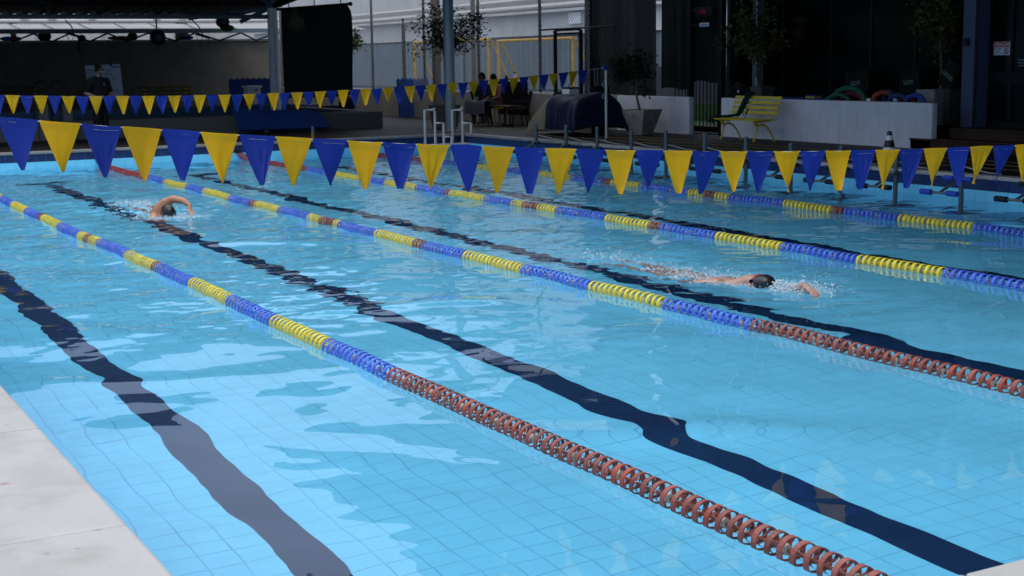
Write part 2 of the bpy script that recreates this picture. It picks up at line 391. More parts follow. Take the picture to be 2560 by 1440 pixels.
# ================================================================ THE POOL
X0, X1, Y0, Y1 = 0.95, 12.70, 2.60, 25.10      # inside faces
DEPTH, ZD = 1.10, 0.30                          # floor depth, deck height above the water
LANES = [2.02, 4.32, 6.74, 9.32, 11.6]
T = 0.15; GAP = 0.0045

basin = MB()
basin.bb((X0 - .25, Y0 - .25, -DEPTH - .2), (X1 + .25, Y1 + .25, -DEPTH - .0024))
basin.bb((X0 - .25, Y0 - .25, -DEPTH), (X0 - .0024, Y1 + .25, ZD - .06))
basin.bb((X1 + .0024, Y0 - .25, -DEPTH), (X1 + .25, Y1 + .25, ZD - .06))
basin.bb((X0 - .0024, Y0 - .25, -DEPTH), (X1 + .0024, Y0 - .0024, ZD - .06))
basin.bb((X0 - .0024, Y1 + .0024, -DEPTH), (X1 + .0024, Y1 + .25, ZD - .06))
pool = struct(basin.build('pool_basin', M_GROUT))

def tile_mb(mb, o, u, v, n, a=T, b=T, gap=GAP):
    """one tile: flat top with small slopes to the joint; o centre on the face, u/v in plane, n outward"""
    o, u, v, n = Vector(o), Vector(u), Vector(v), Vector(n)
    x, y = a / 2 - gap / 2, b / 2 - gap / 2; k = 0.002 if gap == GAP else 0.0004
    top = [o + u * sx * (x - k) + v * sy * (y - k) for sx, sy in ((-1, -1), (1, -1), (1, 1), (-1, 1))]
    bot = [o + u * sx * x + v * sy * y - n * 0.0028 for sx, sy in ((-1, -1), (1, -1), (1, 1), (-1, 1))]
    mb.add(top + bot, [(0, 1, 2, 3), (0, 4, 5, 1), (1, 5, 6, 2), (2, 6, 7, 3), (3, 7, 4, 0)])
UX, UY, UZ = Vector((1, 0, 0)), Vector((0, 1, 0)), Vector((0, 0, 1))

floor_tiles = []
nx = int((X1 - X0) / T); ny = int((Y1 - Y0) / T)
def lane_dark(x, y):
    for L in LANES:
        if abs(x - L) < T * 0.95 and 3.6 < y < 23.1: return True
        if abs(x - L) < 0.45 and (22.95 < y < 23.25 or 3.45 < y < 3.75): return True
    return False
LW = .110                                      # each lane line is two columns of narrow tiles wide
cols = []
edge = X0
for L in LANES + [None]:
    end = (L - LW) if L else X1
    n_ = max(1, round((end - edge) / T)); w_ = (end - edge) / n_
    cols += [(edge + w_ * (k + .5), w_, False) for k in range(n_)]
    if L: cols += [(L - LW / 2, LW, True), (L + LW / 2, LW, True)]; edge = L + LW
for x, w_, isl in cols:
    for j in range(ny):
        y = Y0 + T / 2 + j * T
        d = (isl and 3.6 < y < 23.1) or any(abs(x - L) < 0.45 and (22.95 < y < 23.25 or 3.45 < y < 3.75) for L in LANES)
        sx, sy = proj((x - x * 0.06, y - y * 0.06, -DEPTH * .75))
        vis = -50 < sx < 2610 and sy < 1500
        floor_tiles.append((math.hypot(x, y) + (0 if vis else 100), x, y, d, w_))
floor_tiles.sort()
tm = MB(); tile_mb(tm, (0, 0, 0), UX, UY, UZ)
ME_TL = tm.mesh('tile', M_TILE)
td = MB(); tile_mb(td, (0, 0, 0), UX, UY, UZ, gap=.0012); ME_TD = td.mesh('tile_navy', M_NAVY)
for q, x, y, d, w_ in floor_tiles[:300]:
    o = inst('tile', ME_TD if d else ME_TL, pool, (x, y, -DEPTH + rnd.uniform(-.0004, .0004)), (rnd.uniform(-.002, .002), rnd.uniform(-.002, .002), 0)); o.scale = (w_ / T, 1, 1)
ml, mdk = MB(), MB()
for q, x, y, d, w_ in floor_tiles[300:]:
    tile_mb(mdk if d else ml, (x, y, -DEPTH), UX, UY, UZ, w_, T, gap=.0012 if d else GAP)
bed = MB()
for L in LANES: bed.bb((L - LW, 3.6, -DEPTH - .0023), (L + LW, 23.1, -DEPTH - .0008)); bed.bb((L - .45, 3.45, -DEPTH - .0022), (L + .45, 3.75, -DEPTH - .0009)) if False else None
bed.build('lane_line_bed', M_NAVY, pool)
ml.build('floor_tiles', M_TILE, pool, kind='stuff')
mdk.build('lane_line_tiles', M_NAVY, pool, kind='stuff')

# walls: light tiles to 12 cm above the water, a dark band above them
def wall_tiles(name, o, u, n, length, singles):
    w = thing(name, 'x', 'x'); del w['label']; del w['category']; struct(w)
    rows = [(-DEPTH + .075 + k * .15, T, 'l') for k in range(7)]       # under water
    top = [(0.055, .13, 'l'), (0.2, .16, 'd')]
    m1, m2 = MB(), MB()
    a = 0.165 if singles else T
    cnt = int(length / a)
    met = {}
    for k, (z, h, c) in enumerate(top):
        q = MB(); tile_mb(q, (0, 0, 0), u, UZ, n, a, h, gap=GAP if c == 'l' else .0016); met[k] = q.mesh('tile', M_TILE if c == 'l' else M_BAND)
    for i in range(cnt):
        s = a / 2 + i * a
        for z, h, c in rows: tile_mb(m1, Vector(o) + Vector(u) * s + UZ * z, u, UZ, n, a, h)
        for k, (z, h, c) in enumerate(top):
            pos = Vector(o) + Vector(u) * s + UZ * z
            if singles: inst('tile', met[k], w, pos + Vector(n) * rnd.uniform(-.0004, .0004))
            else: tile_mb(m1 if c == 'l' else m2, pos, u, UZ, n, a, h)
    m1.build('wall_tiles', M_TILE, w, kind='stuff')
    if m2.v: m2.build('band_tiles', M_BAND, w, kind='stuff')
    return w
wall_tiles('pool_end_wall', (X0, Y1, 0), UX, -UY, X1 - X0, True)
wall_tiles('pool_side_wall', (X1, Y1, 0), -UY, -UX, Y1 - Y0, True)
wall_tiles('pool_side_wall', (X0, Y0, 0), UY, UX, Y1 - Y0, False)
wall_tiles('pool_end_wall', (X1, Y0, 0), -UX, UY, X1 - X0, False)

# ---------------------------------------------------------------- the ground and decks
g = MB(); g.bb((-60, -40, -1.6), (90, 120, -1.35))
struct(g.build('ground', M_COURT))
dk = MB()
dk.bb((X1 + .14, -6, -.2), (15.72, Y1 + .119, ZD - .012))
dk.bb((-9, Y1 + .12, -.2), (15.72, 46, ZD - .012))
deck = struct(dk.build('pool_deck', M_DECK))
yl = MB()
for k, x in enumerate((13.55, 14.05, 14.5)):
    yl.bb((x, 3, ZD - .009), (x + .035, 24, ZD - .006))
yl.bb((13.2, 26.2, ZD - .009), (15.6, 26.25, ZD - .006))
yl.bb((12.9, 28.0, ZD - .009), (15.6, 28.05, ZD - .006))
yl.build('painted_line', M_YLINE, deck)
nd = MB(); nd.bb((-6, -6, -.2), (X0 - .5, Y1 + .4, ZD - .055)); nd.bb((X0 - .5, -6, -.2), (X1 + .4, Y0 - .45, ZD - .055))
near = struct(nd.build('near_deck', M_GROUT))
# marble slabs of the near decks, each its own piece
def slab(a, b, m, parent, bev=0.012, nm='slab', h=.05):
    q = MB(); q.bb((a[0] + .003, a[1] + .003, ZD - h), (b[0] - .003, b[1] - .003, ZD + rnd.uniform(-.0015, .0015)))
    return q.build(nm, m, parent, bevel=bev)
ys = [2.6 + .05, 2.9, 4.27, 5.65, 7.03, 8.41, 9.8, 11.2, 12.6, 14, 15.4, 16.8, 18.2, 19.6, 21, 22.4, 23.8, 25.1]
for a, b in zip(ys[:-1], ys[1:]):
    slab((X0 - .62, a), (X0 + .03, b), M_MARBLE, near)
    for k in range(3): slab((X0 - .62 - .9 * (k + 1), a), (X0 - .62 - .9 * k, b), M_MARBLE, near)
x = X0 - 3.32
while x < X1 + .3:
    slab((x, Y0 - .62), (min(x + 1.3, X1 + .5), Y0 + .05), M_MARBLE, near)
    slab((x, Y0 - 1.6), (min(x + 1.3, X1 + .5), Y0 - .62), M_MARBLE, near); x += 1.3
# coping of the far and right sides
cp = MB(); 
co = thing('pool_coping', 'x', 'x'); del co['label']; del co['category']; struct(co)
y = Y0
while y < Y1:
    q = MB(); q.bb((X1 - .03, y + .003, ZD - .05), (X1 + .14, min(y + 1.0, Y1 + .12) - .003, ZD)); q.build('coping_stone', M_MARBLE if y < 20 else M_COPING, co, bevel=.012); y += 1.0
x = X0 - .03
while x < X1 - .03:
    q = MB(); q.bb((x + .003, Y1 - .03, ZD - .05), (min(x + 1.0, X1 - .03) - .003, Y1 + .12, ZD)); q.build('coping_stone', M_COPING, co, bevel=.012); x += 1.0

# ---------------------------------------------------------------- the water
wr = np.random.RandomState(11)
def waves(n, lo, hi):
    lam = np.exp(wr.uniform(np.log(lo), np.log(hi), n)); th = wr.uniform(0, 2 * np.pi, n); ph = wr.uniform(0, 2 * np.pi, n)
    return lam, th, ph
W_A = waves(16, .55, 1.9); W_B = waves(34, .16, .50); W_C = waves(34, .065, .16); W_M = waves(8, 2.5, 6.0)
RIDGES = []
for (px_, py_, ang_, L_, w_, A_) in ((1760, 1085, -.62, .6, .24, .031), (560, 612, -.45, .9, .22, .034), (340, 950, -.45, .5, .15, .010), (1100, 760, -.3, .7, .18, .014), (2150, 850, -.7, .8, .2, .014)):
    q_ = PZ(px_, py_, 0); RIDGES.append((q_.x, q_.y, ang_, L_, w_, A_))
SW = [(4.36, 16.1), (6.7, 8.3)]
def gauss(x, y, cx, cy, sx, sy): return np.exp(-((x - cx) / sx) ** 2 - ((y - cy) / sy) ** 2)
def wave_h(x, y):
    x = np.asarray(x, float); y = np.asarray(y, float)
    def summed(W, slope):
        lam, th, ph = W; out = np.zeros_like(x)
        for l, t, p in zip(lam, th, ph):
            k = 2 * np.pi / l
            out += np.sin(k * (x * np.cos(t) + y * np.sin(t)) + p) / k
        return out * slope * np.sqrt(2.0 / len(lam))
    m = summed(W_M, 1.0) * 2.0
    m = np.clip(0.5 + m, 0, 1)
    far = np.clip((y - 7.5) / 9.0, 0, 1)
    lane2 = gauss(x, y, 4.3, 9.3, 1.6, 2.0)
    lane3 = gauss(x, y, 6.7, 9.6, 1.5, 2.2)
    farr = gauss(x, y, 9.2, 19.0, 2.4, 3.5)
    h = summed(W_A, 1.0) * (0.020 + 0.014 * far)
    h = h + summed(W_B, 1.0) * (0.0065 + 0.025 * far + 0.050 * lane2 * m + 0.022 * lane3 + 0.045 * farr)
    h = h + summed(W_C, 1.0) * (0.0008 + 0.027 * far * (0.35 + m) + 0.055 * lane2 * m ** 2 + 0.035 * lane3 * m + 0.06 * farr)
    for (cx, cy, a_, L_, w_, A_) in RIDGES:                       # single steeper swells left by passing swimmers
        dx, dy = x - cx, y - cy; u = dx * np.cos(a_) + dy * np.sin(a_); v = -dx * np.sin(a_) + dy * np.cos(a_)
        v = v + .05 * np.sin(u * 4 + cx); h = h + A_ * np.exp(-(v / w_) ** 2 - (u / L_) ** 2)
    near_sw = gauss(x, y, 4.33, 17.0, .75, 1.3) + gauss(x, y, 6.62, 9.5, .60, 1.3)
    h = h + summed(W_C, 1.0) * 0.16 * near_sw + summed(W_B, 1.0) * 0.06 * near_sw
    for cx, cy in SW:                                            # bow wave rings and the wake
        d = np.hypot(x - cx, (y - cy)); h = h + 0.006 * np.sin(2 * np.pi * d / .33) * np.exp(-d / .9) * (d > .12)
    return h
xs = np.linspace(X0, X1, 430)
yl_ = [Y0]
while yl_[-1] < Y1:
    yl_.append(yl_[-1] + 0.012 + 0.022 * min(1, max(0, (yl_[-1] - 3) / 12)))
ysg = np.array(yl_); ysg[-1] = Y1
GX, GY = np.meshgrid(xs, ysg)
GZ = wave_h(GX, GY)
me = bpy.data.meshes.new('pool_water')
nv = GX.size; NXg, NYg = len(xs), len(ysg)
me.vertices.add(nv); me.vertices.foreach_set('co', np.stack([GX, GY, GZ], -1).ravel())
ii, jj = np.meshgrid(np.arange(NXg - 1), np.arange(NYg - 1)); a_ = (jj * NXg + ii).ravel()
quads = np.stack([a_, a_ + 1, a_ + 1 + NXg, a_ + NXg], -1)
me.loops.add(quads.size); me.loops.foreach_set('vertex_index', quads.ravel())
me.polygons.add(len(quads)); me.polygons.foreach_set('loop_start', np.arange(0, quads.size, 4))
me.update(calc_edges=True); me.polygons.foreach_set('use_smooth', [True] * len(quads)); me.validate()
mw = bpy.data.materials.new('clear_pool_water'); mw.use_nodes = True
n_, l_ = mw.node_tree.nodes, mw.node_tree.links; n_.clear()
o_ = n_.new('ShaderNodeOutputMaterial'); gl = n_.new('ShaderNodeBsdfGlass'); gl.inputs['IOR'].default_value = 1.333
gl.inputs['Roughness'].default_value = 0.0; gl.inputs['Color'].default_value = (0.96, 0.99, 1.0, 1)
l_.new(gl.outputs[0], o_.inputs['Surface'])
me.materials.append(mw)
water = struct(bpy.data.objects.new('pool_water', me)); C.objects.link(water)
def wh(x, y): return float(wave_h(np.array([x]), np.array([y]))[0])

# ================================================================ LANE ROPES
def disc_mb():
    m = MB(); n = 22; ro, ri = .0555, .0510; y0, y1 = -.0125, .0125
    vs, fs = [], []
    for k in range(n):
        a = 2 * PI * k / n
        for (r, y) in ((ro, y0), (ro, y1), (ri, y1), (ri, y0)): vs.append((r * math.cos(a), y, r * math.sin(a)))
    for k in range(n):
        b, c = 4 * k, 4 * ((k + 1) % n)
        for e in range(4): fs.append((b + e, b + (e + 1) % 4, c + (e + 1) % 4, c + e))
    m.add(vs, fs)
    for k in range(5):                                     # twisted vanes
        a0 = 2 * PI * k / 5
        pts = []
        for t in (0, .35, .7, 1.0):
            r = .010 + (.052 - .010) * t; a = a0 + .75 * t; y = .034 - .034 * t
            w = .005 + .006 * t
            for s in (-1, 1): pts.append((r * math.cos(a), y + s * w, r * math.sin(a)))
        m.add(pts, [(2 * i, 2 * i + 1, 2 * i + 3, 2 * i + 2) for i in range(3)])
    m.tube([(0, -.005, 0), (0, .045, 0)], .008, 6)
    return m
DM = disc_mb()
DMESH = {c: DM.mesh('disc', mt) for c, mt in (('r', M_DR), ('o', M_DO), ('d', M_DRDEEP), ('y', M_DY), ('b', M_DB))}
fm = MB(); fm.lathe([(.006, -.018), (.019, -.016), (.022, 0), (.019, .016), (.006, .018)], n=12, rot=Matrix.Rotation(R(90), 3, 'X'))
ME_FLOAT = fm.mesh('float', M_FLOAT, True)
PITCHD = 0.0685
ROPES = [
 (3.06, lambda y: 0.0 + .015 * math.sin(y * .7), [(6.88, 'R'), (7.83, 'b'), (8.84, 'y'), (9.79, 'b'), (10.71, 'y'), (11.69, 'b'), (11.84, 'r'), (12.72, 'y'), (13.75, 'b'), (14.06, 'y'), (14.32, 'r'), (14.59, 'y'), (15.55, 'b'), (16.41, 'y'), (16.59, 'r'), (17.43, 'b'), (18.4, 'y'), (19.3, 'b'), (20.3, 'y'), (21.5, 'b'), (30, 'D')],
  'lane rope nearest the white marble deck, red floats widest at the front'),
 (5.55, lambda y: .04 * max(0, (y - 18) / 7), [(6.94, 'R'), (7.9, 'b'), (8.91, 'y'), (9.94, 'b'), (10.93, 'y'), (11.75, 'b'), (11.95, 'r'), (12.88, 'y'), (13.82, 'b'), (13.98, 'y'), (14.33, 'r'), (14.69, 'y'), (15.65, 'b'), (16.49, 'y'), (16.72, 'r'), (17.5, 'b'), (18.61, 'y'), (19.45, 'b'), (20.58, 'y'), (21.53, 'b'), (30, 'D')],
  'lane rope running between the two swimmers'),
 (8.10, lambda y: 0.0, [(6.9, 'R'), (7.83, 'b'), (8.82, 'y'), (9.76, 'b'), (10.74, 'y'), (11.62, 'b'), (11.82, 'r'), (12.66, 'y'), (13.65, 'b'), (14.1, 'y'), (14.42, 'r'), (14.7, 'y'), (15.42, 'b'), (16.32, 'y'), (16.49, 'r'), (17.38, 'b'), (18.38, 'y'), (19.27, 'b'), (20.37, 'y'), (21.48, 'b'), (30, 'D')],
  'lane rope just beyond the front crawl swimmer in the printed cap'),
 (10.50, lambda y: .06 * math.sin((y - 9) * .28), [(6.9, 'R'), (7.9, 'b'), (8.85, 'y'), (9.85, 'b'), (10.86, 'y'), (11.7, 'b'), (11.9, 'r'), (12.75, 'y'), (13.75, 'b'), (14.05, 'y'), (14.25, 'r'), (14.55, 'y'), (15.64, 'b'), (16.37, 'y'), (16.58, 'r'), (17.4, 'b'), (18.4, 'y'), (19.4, 'b'), (20.4, 'y'), (21.5, 'b'), (30, 'D')],
  'lane rope farthest from the marble deck, beside the training posts'),
]
for ri, (rx, bow, cols, lab) in enumerate(ROPES):
    rope = thing('lane_rope', lab, 'lane rope', (rx, Y0, 0), group='floating lane ropes across the pool')
    n = int((Y1 - Y0 - .25) / PITCHD)
    pts = []
    yy = [Y0 + .15 + i * PITCHD for i in range(n)]
    hh = wave_h(np.array([rx + bow(y) for y in yy]), np.array(yy)) * .6
    rest = {}
    vis = []
    for i, y in enumerate(yy):
        x = rx + bow(y); z = .016 + float(hh[i]) + (.10 * max(0, (y - (Y1 - .7)) / .6))
        pts.append((x, y, z))
        col = next(c for lim, c in cols if y < lim)
        if col == 'R': col = 'o' if rnd.random() < .2 else 'r'
        elif col == 'D': col = 'd'
        sx, sy = proj((x, y, z)); vis.append((not (-60 < sx < 2620 and sy < 1500), y, i, col))
    vis.sort()
    for k, (far, y, i, col) in enumerate(vis):
        rot = (rnd.uniform(-.10, .10), rnd.uniform(0, 6.28), rnd.uniform(-.10, .10))
        if k < 292: inst('disc', DMESH[col], rope, Vector(pts[i]) - rope.location, rot)
        else: rest.setdefault(col, []).append((pts[i], rot))
    from mathutils import Euler
    for col, lst in rest.items():
        m = MB()
        for p, rot in lst:
            e = Euler(rot).to_matrix(); m.add([e @ Vector(v) + Vector(p) for v in DM.v], DM.f)
        m.build('spare_discs', DMESH[col].materials[0], rope, kind='stuff')
    for i in range(3, n, 5):
        p = pts[i]; inst('float', ME_FLOAT, rope, Vector((p[0], p[1] + .03, p[2])) - rope.location, (0, 0, 0))
    m = MB(); m.tube([(rx, Y0, .1)] + pts[::4] + [(rx + bow(Y1), Y1, .16)], .005, 5); m.build('cable', M_CORD, rope)
    m = MB(); m.bb((rx + bow(25) - .03, Y1 - .10, .11), (rx + bow(25) + .03, Y1 - .02, .17)); m.tube([(rx + bow(25), Y1 - .1, .14), (rx + bow(25), Y1 - .2, .13)], .03, 8)
    m.build('anchor_hook', M_DARKMETAL, rope)

# ================================================================ BACKSTROKE FLAGS
def pennant_line(label, X, n0, n1, dx, ang, yb, z0, z1, z2, hgt, first_yellow, posts):
    """X: x of boundary 0; boundaries every dx along a line turned by ang; height z0+z1*s+z2*s*s"""
    ca, sa = math.cos(ang), math.sin(ang)
    def P(s, dz=0.0): return Vector((X + s * ca, yb + s * sa, z0 + z1 * s + z2 * s * s + dz))
    t = thing('pennant_line', label, 'flag line', P(0), group='blue and yellow backstroke flag lines over the pool')
    for i in range(n0, n1):
        yellow = ((i % 2 == 0) == first_yellow)
        s0, s1 = i * dx + .004, (i + 1) * dx - .004
        w = s1 - s0; tipx = rnd.uniform(-.012, .012) * w / .2; sway = rnd.uniform(-.03, .05); crl = rnd.uniform(-.02, .02); fold = rnd.uniform(.0, .012); lift = rnd.uniform(-.006, .004)
        h = hgt * rnd.uniform(.965, 1.03); tw = rnd.uniform(-.3, .3); k1 = rnd.uniform(10, 24); hem = .022 * w / .2
        def fn(u, v, s0=s0, w=w, h=h, tipx=tipx, sway=sway, crl=crl, tw=tw, k1=k1, fold=fold, hem=hem, lift=lift):
            if v < .12: half = .5; zz = -hem * v / .12
            else:
                q = (v - .12) / .88; half = .5 * (1 - q) ** .97 * .98 + .035 * q; zz = -hem - (h - hem) * q
            c = s0 + w * .5 + tipx * v
            s = c + (u - .5) * 2 * half * w
            y = sway * v * v + crl * math.sin(u * 3.1) * v + tw * (u - .5) * w * v + fold * math.sin(u * k1 + v * 3) * v * (1 - v) * 2 - (.004 if v < .12 else 0)
            b = P(s)
            return Vector((b.x - sa * y, b.y + ca * y, b.z + zz + lift * math.sin(PI * u) * (1 if v < .2 else 0)))
        m = MB(); m.sheet(fn, 8, 12, .0012)
        m.build('pennant', M_FLAGY if yellow else M_FLAGB, t, smooth=True)
        m = MB(); m.tube([Vector(fn(u, .125)) - Vector((0, .003, 0)) for u in (0.02, .25, .5, .75, .98)], .0006, 4, cap=False)
        m.build('stitching', M_STITCH, t)
    m = MB(); sA, sB = posts
    m.tube([P(sA + (sB - sA) * k / 60, -.006) + Vector((0, .005, 0)) for k in range(61)], .0025, 6); m.build('cord', M_CORD, t)
    return t, P
t, P1 = pennant_line('large near line of blue and yellow pennants sagging across the lanes', 1.265, -2, 60, .1849, -.067, 6.8, 1.454, -.113, .0093, .243, True, (-.49, 11.65))
t, P2 = pennant_line('far line of small blue and yellow pennants ending at the white pole with rings', 3.397, -12, 50, .1863, -.005, 20.5, 1.334, -.043, .0068, .252, True, (-2.45, 9.64))

def flag_pole(label, base, top, rings=True):
    base, top = Vector(base), Vector(top)
    t = thing('flag_pole', label, 'pole', base)
    m = MB(); m.tube([base, top], .022, 12); m.build('pole', M_WHITEPIPE, t, smooth=True)
    m = MB(); m.lathe([(.07, 0), (.07, .012), (.03, .02), (.025, .05)], base, 16); m.build('base_flange', M_GALV, t, smooth=True)
    m = MB(); m.lathe([(.012, -.02), (.05, -.02), (.04, 0), (.05, .02), (.012, .02)], top + Vector((-.02, -.01, .02)), 16, Matrix.Rotation(R(90), 3, 'X')); m.build('pulley', M_TEAL, t, smooth=True)
    if rings:
        for f in (.62, .78):
            c = base.lerp(top, f) + Vector((-.045, 0, 0)); m = MB(); m.tube([c + Vector((.035 * math.cos(a), 0, .035 * math.sin(a))) for a in np.linspace(0, 2 * PI, 15)], .006, 6); m.build('ring', M_WHITEPIPE, t)
    return t
b = PZ(1516, 352, ZD - .01); tp = PX(1508, 172, b.x)
flag_pole('white flag pole with two rings and a blue pulley on the far deck', b, (b.x, b.y, tp.z))
flag_pole('thin white pole holding up the left end of the far flag line', (X0 - .35, 20.5, ZD), (X0 - .3, 20.5, P2(-2.45).z))
flag_pole('white pole on the marble deck holding the near flag line', (P1(-.49).x, P1(-.49).y, ZD), P1(-.49), False)
flag_pole('white pole at the right pool edge holding the near flag line', (P1(11.65).x, P1(11.65).y, ZD), P1(11.65), False)

# ================================================================ RIGHT-HAND SIDE
XW = 15.70                                   # face of the low walls beside the deck
def yx(px, py=280, x=XW): return PX(px, py, x).y
# white low walls
def low_wall(label, ya, yb, top, th=.28, m=None, cat='low wall', x=XW):
    t = thing('low_wall', label, cat, (x + th / 2, (ya + yb) / 2, ZD))
    q = MB(); q.bb((x, ya, ZD - .05), (x + th, yb, top)); q.build('wall_body', m or M_WHITEWALL, t, bevel=.02)
    return t
WZ = .975
w2 = low_wall('long white low wall with foam rings lying on top behind the yellow bench', yx(2330), yx(1802), WZ, .12)
q = MB(); q.bb((XW + .121, yx(2330) + .5, ZD - .02), (XW + .60, yx(1802) - .05, WZ - .012)); q.build('planting_bed', M_SOIL, w2)
w1 = low_wall('shorter white low wall behind the rough concrete planter', yx(1722), yx(1542), WZ, .12)
q = MB(); q.bb((XW + .121, yx(1722) + .4, ZD - .02), (XW + .2, yx(1542), WZ - .012)); q.build('planting_bed', M_SOIL, w1)
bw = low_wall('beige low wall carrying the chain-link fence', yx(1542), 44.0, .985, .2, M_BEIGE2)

# chain-link fence on the beige wall
def chain_fence(label, x, ya, yb, za, zb, postsy, parent=None, pitch=.10):
    t = thing('chain_link_fence', label, 'fence', (x, ya, za))
    for py in postsy:
        q = MB(); q.tube([(x, py, za - .02), (x, py, zb)], .035, 10); q.build('post', M_DARKMETAL, t, smooth=True)
    for z in (za + .03, zb):
        q = MB(); q.tube([(x - .045, ya, z), (x - .045, yb, z)], .014, 6); q.build('rail', M_DARKMETAL, t)
    q = MB(); H = zb - za; L = yb - ya; k = -H
    r = .0048
    while k < L:
        for s in (1, -1):
            a0, a1 = k, k + H                        # rising wire from y=a0 at bottom to a1 at top
            z0, z1 = za, zb
            if a0 < 0: z0 = za + (0 - a0); a0 = 0
            if a1 > L: z1 = zb - (a1 - L); a1 = L
            if a1 - a0 < .02: continue
            ya_, yb_ = (ya + a0, ya + a1) if s == 1 else (yb - a0, yb - a1)
            dx = .003 * s
            p0, p1 = Vector((x - .06 + dx, ya_, z0)), Vector((x - .06 + dx, yb_, z1))
            n = Vector((0, -(p1 - p0).z, (p1 - p0).y)).normalized() * r
            q.add([p0 - n, p0 + n, p0 + Vector((-r, 0, 0)), p1 - n, p1 + n, p1 + Vector((-r, 0, 0))], [(0, 1, 4, 3), (1, 2, 5, 4), (2, 0, 3, 5)])
        k += pitch
    q.build('wire_mesh', M_WIRE, t, kind='stuff')
    return t
fy0, fy1 = yx(1470, 150), 44.0
chain_fence('tall chain-link fence with black posts between the deck and the sports court', XW + .1, fy0, fy1, 1.02, 6.0,
            [yx(930, 100, XW + .1), yx(1060, 100, XW + .1), yx(1196, 100, XW + .1), yx(1350, 100, XW + .1), fy0 + .05, 43.9])
# gate frame in the fence
t = thing('fence_gate', 'black steel gate frame standing in the chain-link fence', 'gate', (XW - .1, yx(1420, 200), ZD))
gy0, gy1, gz = yx(1452, 100, XW - .1), yx(1388, 100, XW - .1), PX(1420, 75, XW - .1).z
for y in (gy0, gy1):
    q = MB(); q.bb((XW - .13, y - .035, ZD), (XW - .07, y + .035, gz)); q.build('gate_post', M_DARKMETAL, t, bevel=.004)
for z in (gz, gz - .07):
    q = MB(); q.bb((XW - .125, gy0 + .036, z - .02), (XW - .075, gy1 - .036, z + .02)); q.build('lintel_bar', M_DARKMETAL, t)
q = MB(); q.tube([(XW - .1, fy0 - 1.2, gz + .03), (XW - .1, yx(1350, 75, XW - .1), gz + .03)], .02, 8); q.build('brace_rail', M_DARKMETAL, t)

# sports court behind the fence: floor, goals, sheet-metal wall, white building
q = MB(); q.bb((XW + .3, 10, -.2), (60, 90, .25)); struct(q.build('court_floor', M_COURT))
q = MB(); q.bb((XW + .7, 19.0, .25), (22.5, 27.5, .262)); struct(q.build('court_turf', M_LAWN))
XM = 25.0
t = thing('metal_fence_wall', 'grey-blue corrugated metal wall along the far side of the court', 'metal wall', (XM, 50, .2))
z_t = PX(1200, 99, XM).z
ys_ = np.arange(28, 84, .09)
q = MB(); vs, fs = [], []
for i, y in enumerate(ys_):
    d = .03 * (1 if (i // 2) % 2 else 0); vs += [(XM + d, y, .2), (XM + d, y, z_t)]
for i in range(len(ys_) - 1): fs.append((2 * i, 2 * i + 1, 2 * i + 3, 2 * i + 2))
q.add(vs, fs); q.bb((XM + .05, 28, .2), (XM + .1, 84, z_t - .01)); q.build('corrugated_sheet', M_SHEET, t)
q = MB(); q.bb((XM - .03, 28, z_t), (XM + .12, 84, z_t + .05)); q.build('cap_rail', M_DARKMETAL, t)
for px in (1133, 1158, 1425, 1445):
    y = PX(px, 150, XM).y; q = MB(); q.bb((XM - .06, y - .06, .2), (XM - .005, y + .06, z_t - .02)); q.build('upright', M_GREYSTEEL, t)
XB = 33.0
t = thing('white_building', 'long white building with pipes and a ledge behind the metal wall', 'building', (XB + 4, 60, .2))
q = MB(); q.bb((XB, 30, 0), (XB + 6, 118, 12.5)); q.build('wall', M_OFFWHITE, t)
for py, r in ((28, .12), (10, .09)):
    z = PX(1200, py, XB).z; q = MB(); q.tube([(XB - .2, 32, z), (XB - .2, 117, z - .1)], r, 8); q.build('pipe', M_WHITEPIPE, t, smooth=True)
z = PX(1200, 38, XB).z; q = MB(); q.bb((XB - .3, 30.5, z - .12), (XB - .002, 117, z)); q.build('ledge', M_OFFWHITE, t)
q = MB(); q.bb((XB - .25, 30, 12.5), (XB + 6.2, 118, 12.9)); q.build('roof', M_AWN, t)
for px, pz in ((1442, 30),):
    p = PX(px, pz, XB); q = MB(); q.bb((XB - .12, p.y - .5, p.z - .5), (XB - .001, p.y + .5, p.z)); q.build('vent', M_PALESTEEL, t)

M_GOAL = mat('amber_goal_paint', (.42, .24, .01), .6, var=.25, scale=5)
def goal(label, pxl, pxr, pyt, x, slant=0):
    yl, yr = PX(pxl, 150, x).y, PX(pxr, 150, x).y; zt = PX((pxl + pxr) / 2, pyt, x).z
    t = thing('goal_frame', label, 'goal', (x, (yl + yr) / 2, .25), group='yellow goals on the sports court')
    for y in (yl, yr):
        q = MB(); q.tube([(x, y, .25), (x, y, zt)], .048, 10); q.build('upright', M_GOAL, t, smooth=True)
    q = MB(); q.tube([(x, yl + .06, zt), (x, yr - .06, zt)], .044, 10); q.build('crossbar', M_GOAL, t, smooth=True)
    for y in (yl, yr):
        q = MB(); q.tube([(x + .1, y, zt), (x + 1.1, y, .28)], .03, 8); q.build('back_stay', M_GOAL, t)
    return t
goal('yellow goal frame seen between the grey column and the thin pole', 1037, 1222, 102, 21.5)
goal('yellow goal frame seen through the fence beside the black gate', 1247, 1432, 99, 21.5)

t = thing('windbreak', 'low grey-blue and green windbreak behind the railing between the white walls', 'windbreak', (19.6, 26, .2))
q = MB(); q.bb((19.6, 20, .66), (19.65, 31, 1.5)); q.build('upper_sheet', mat('dull_slate_sheet', (.045, .06, .085), .6), t)
q = MB(); q.bb((19.59, 20, .2), (19.66, 31, .655)); q.build('lower_turf_strip', M_LAWN, t)
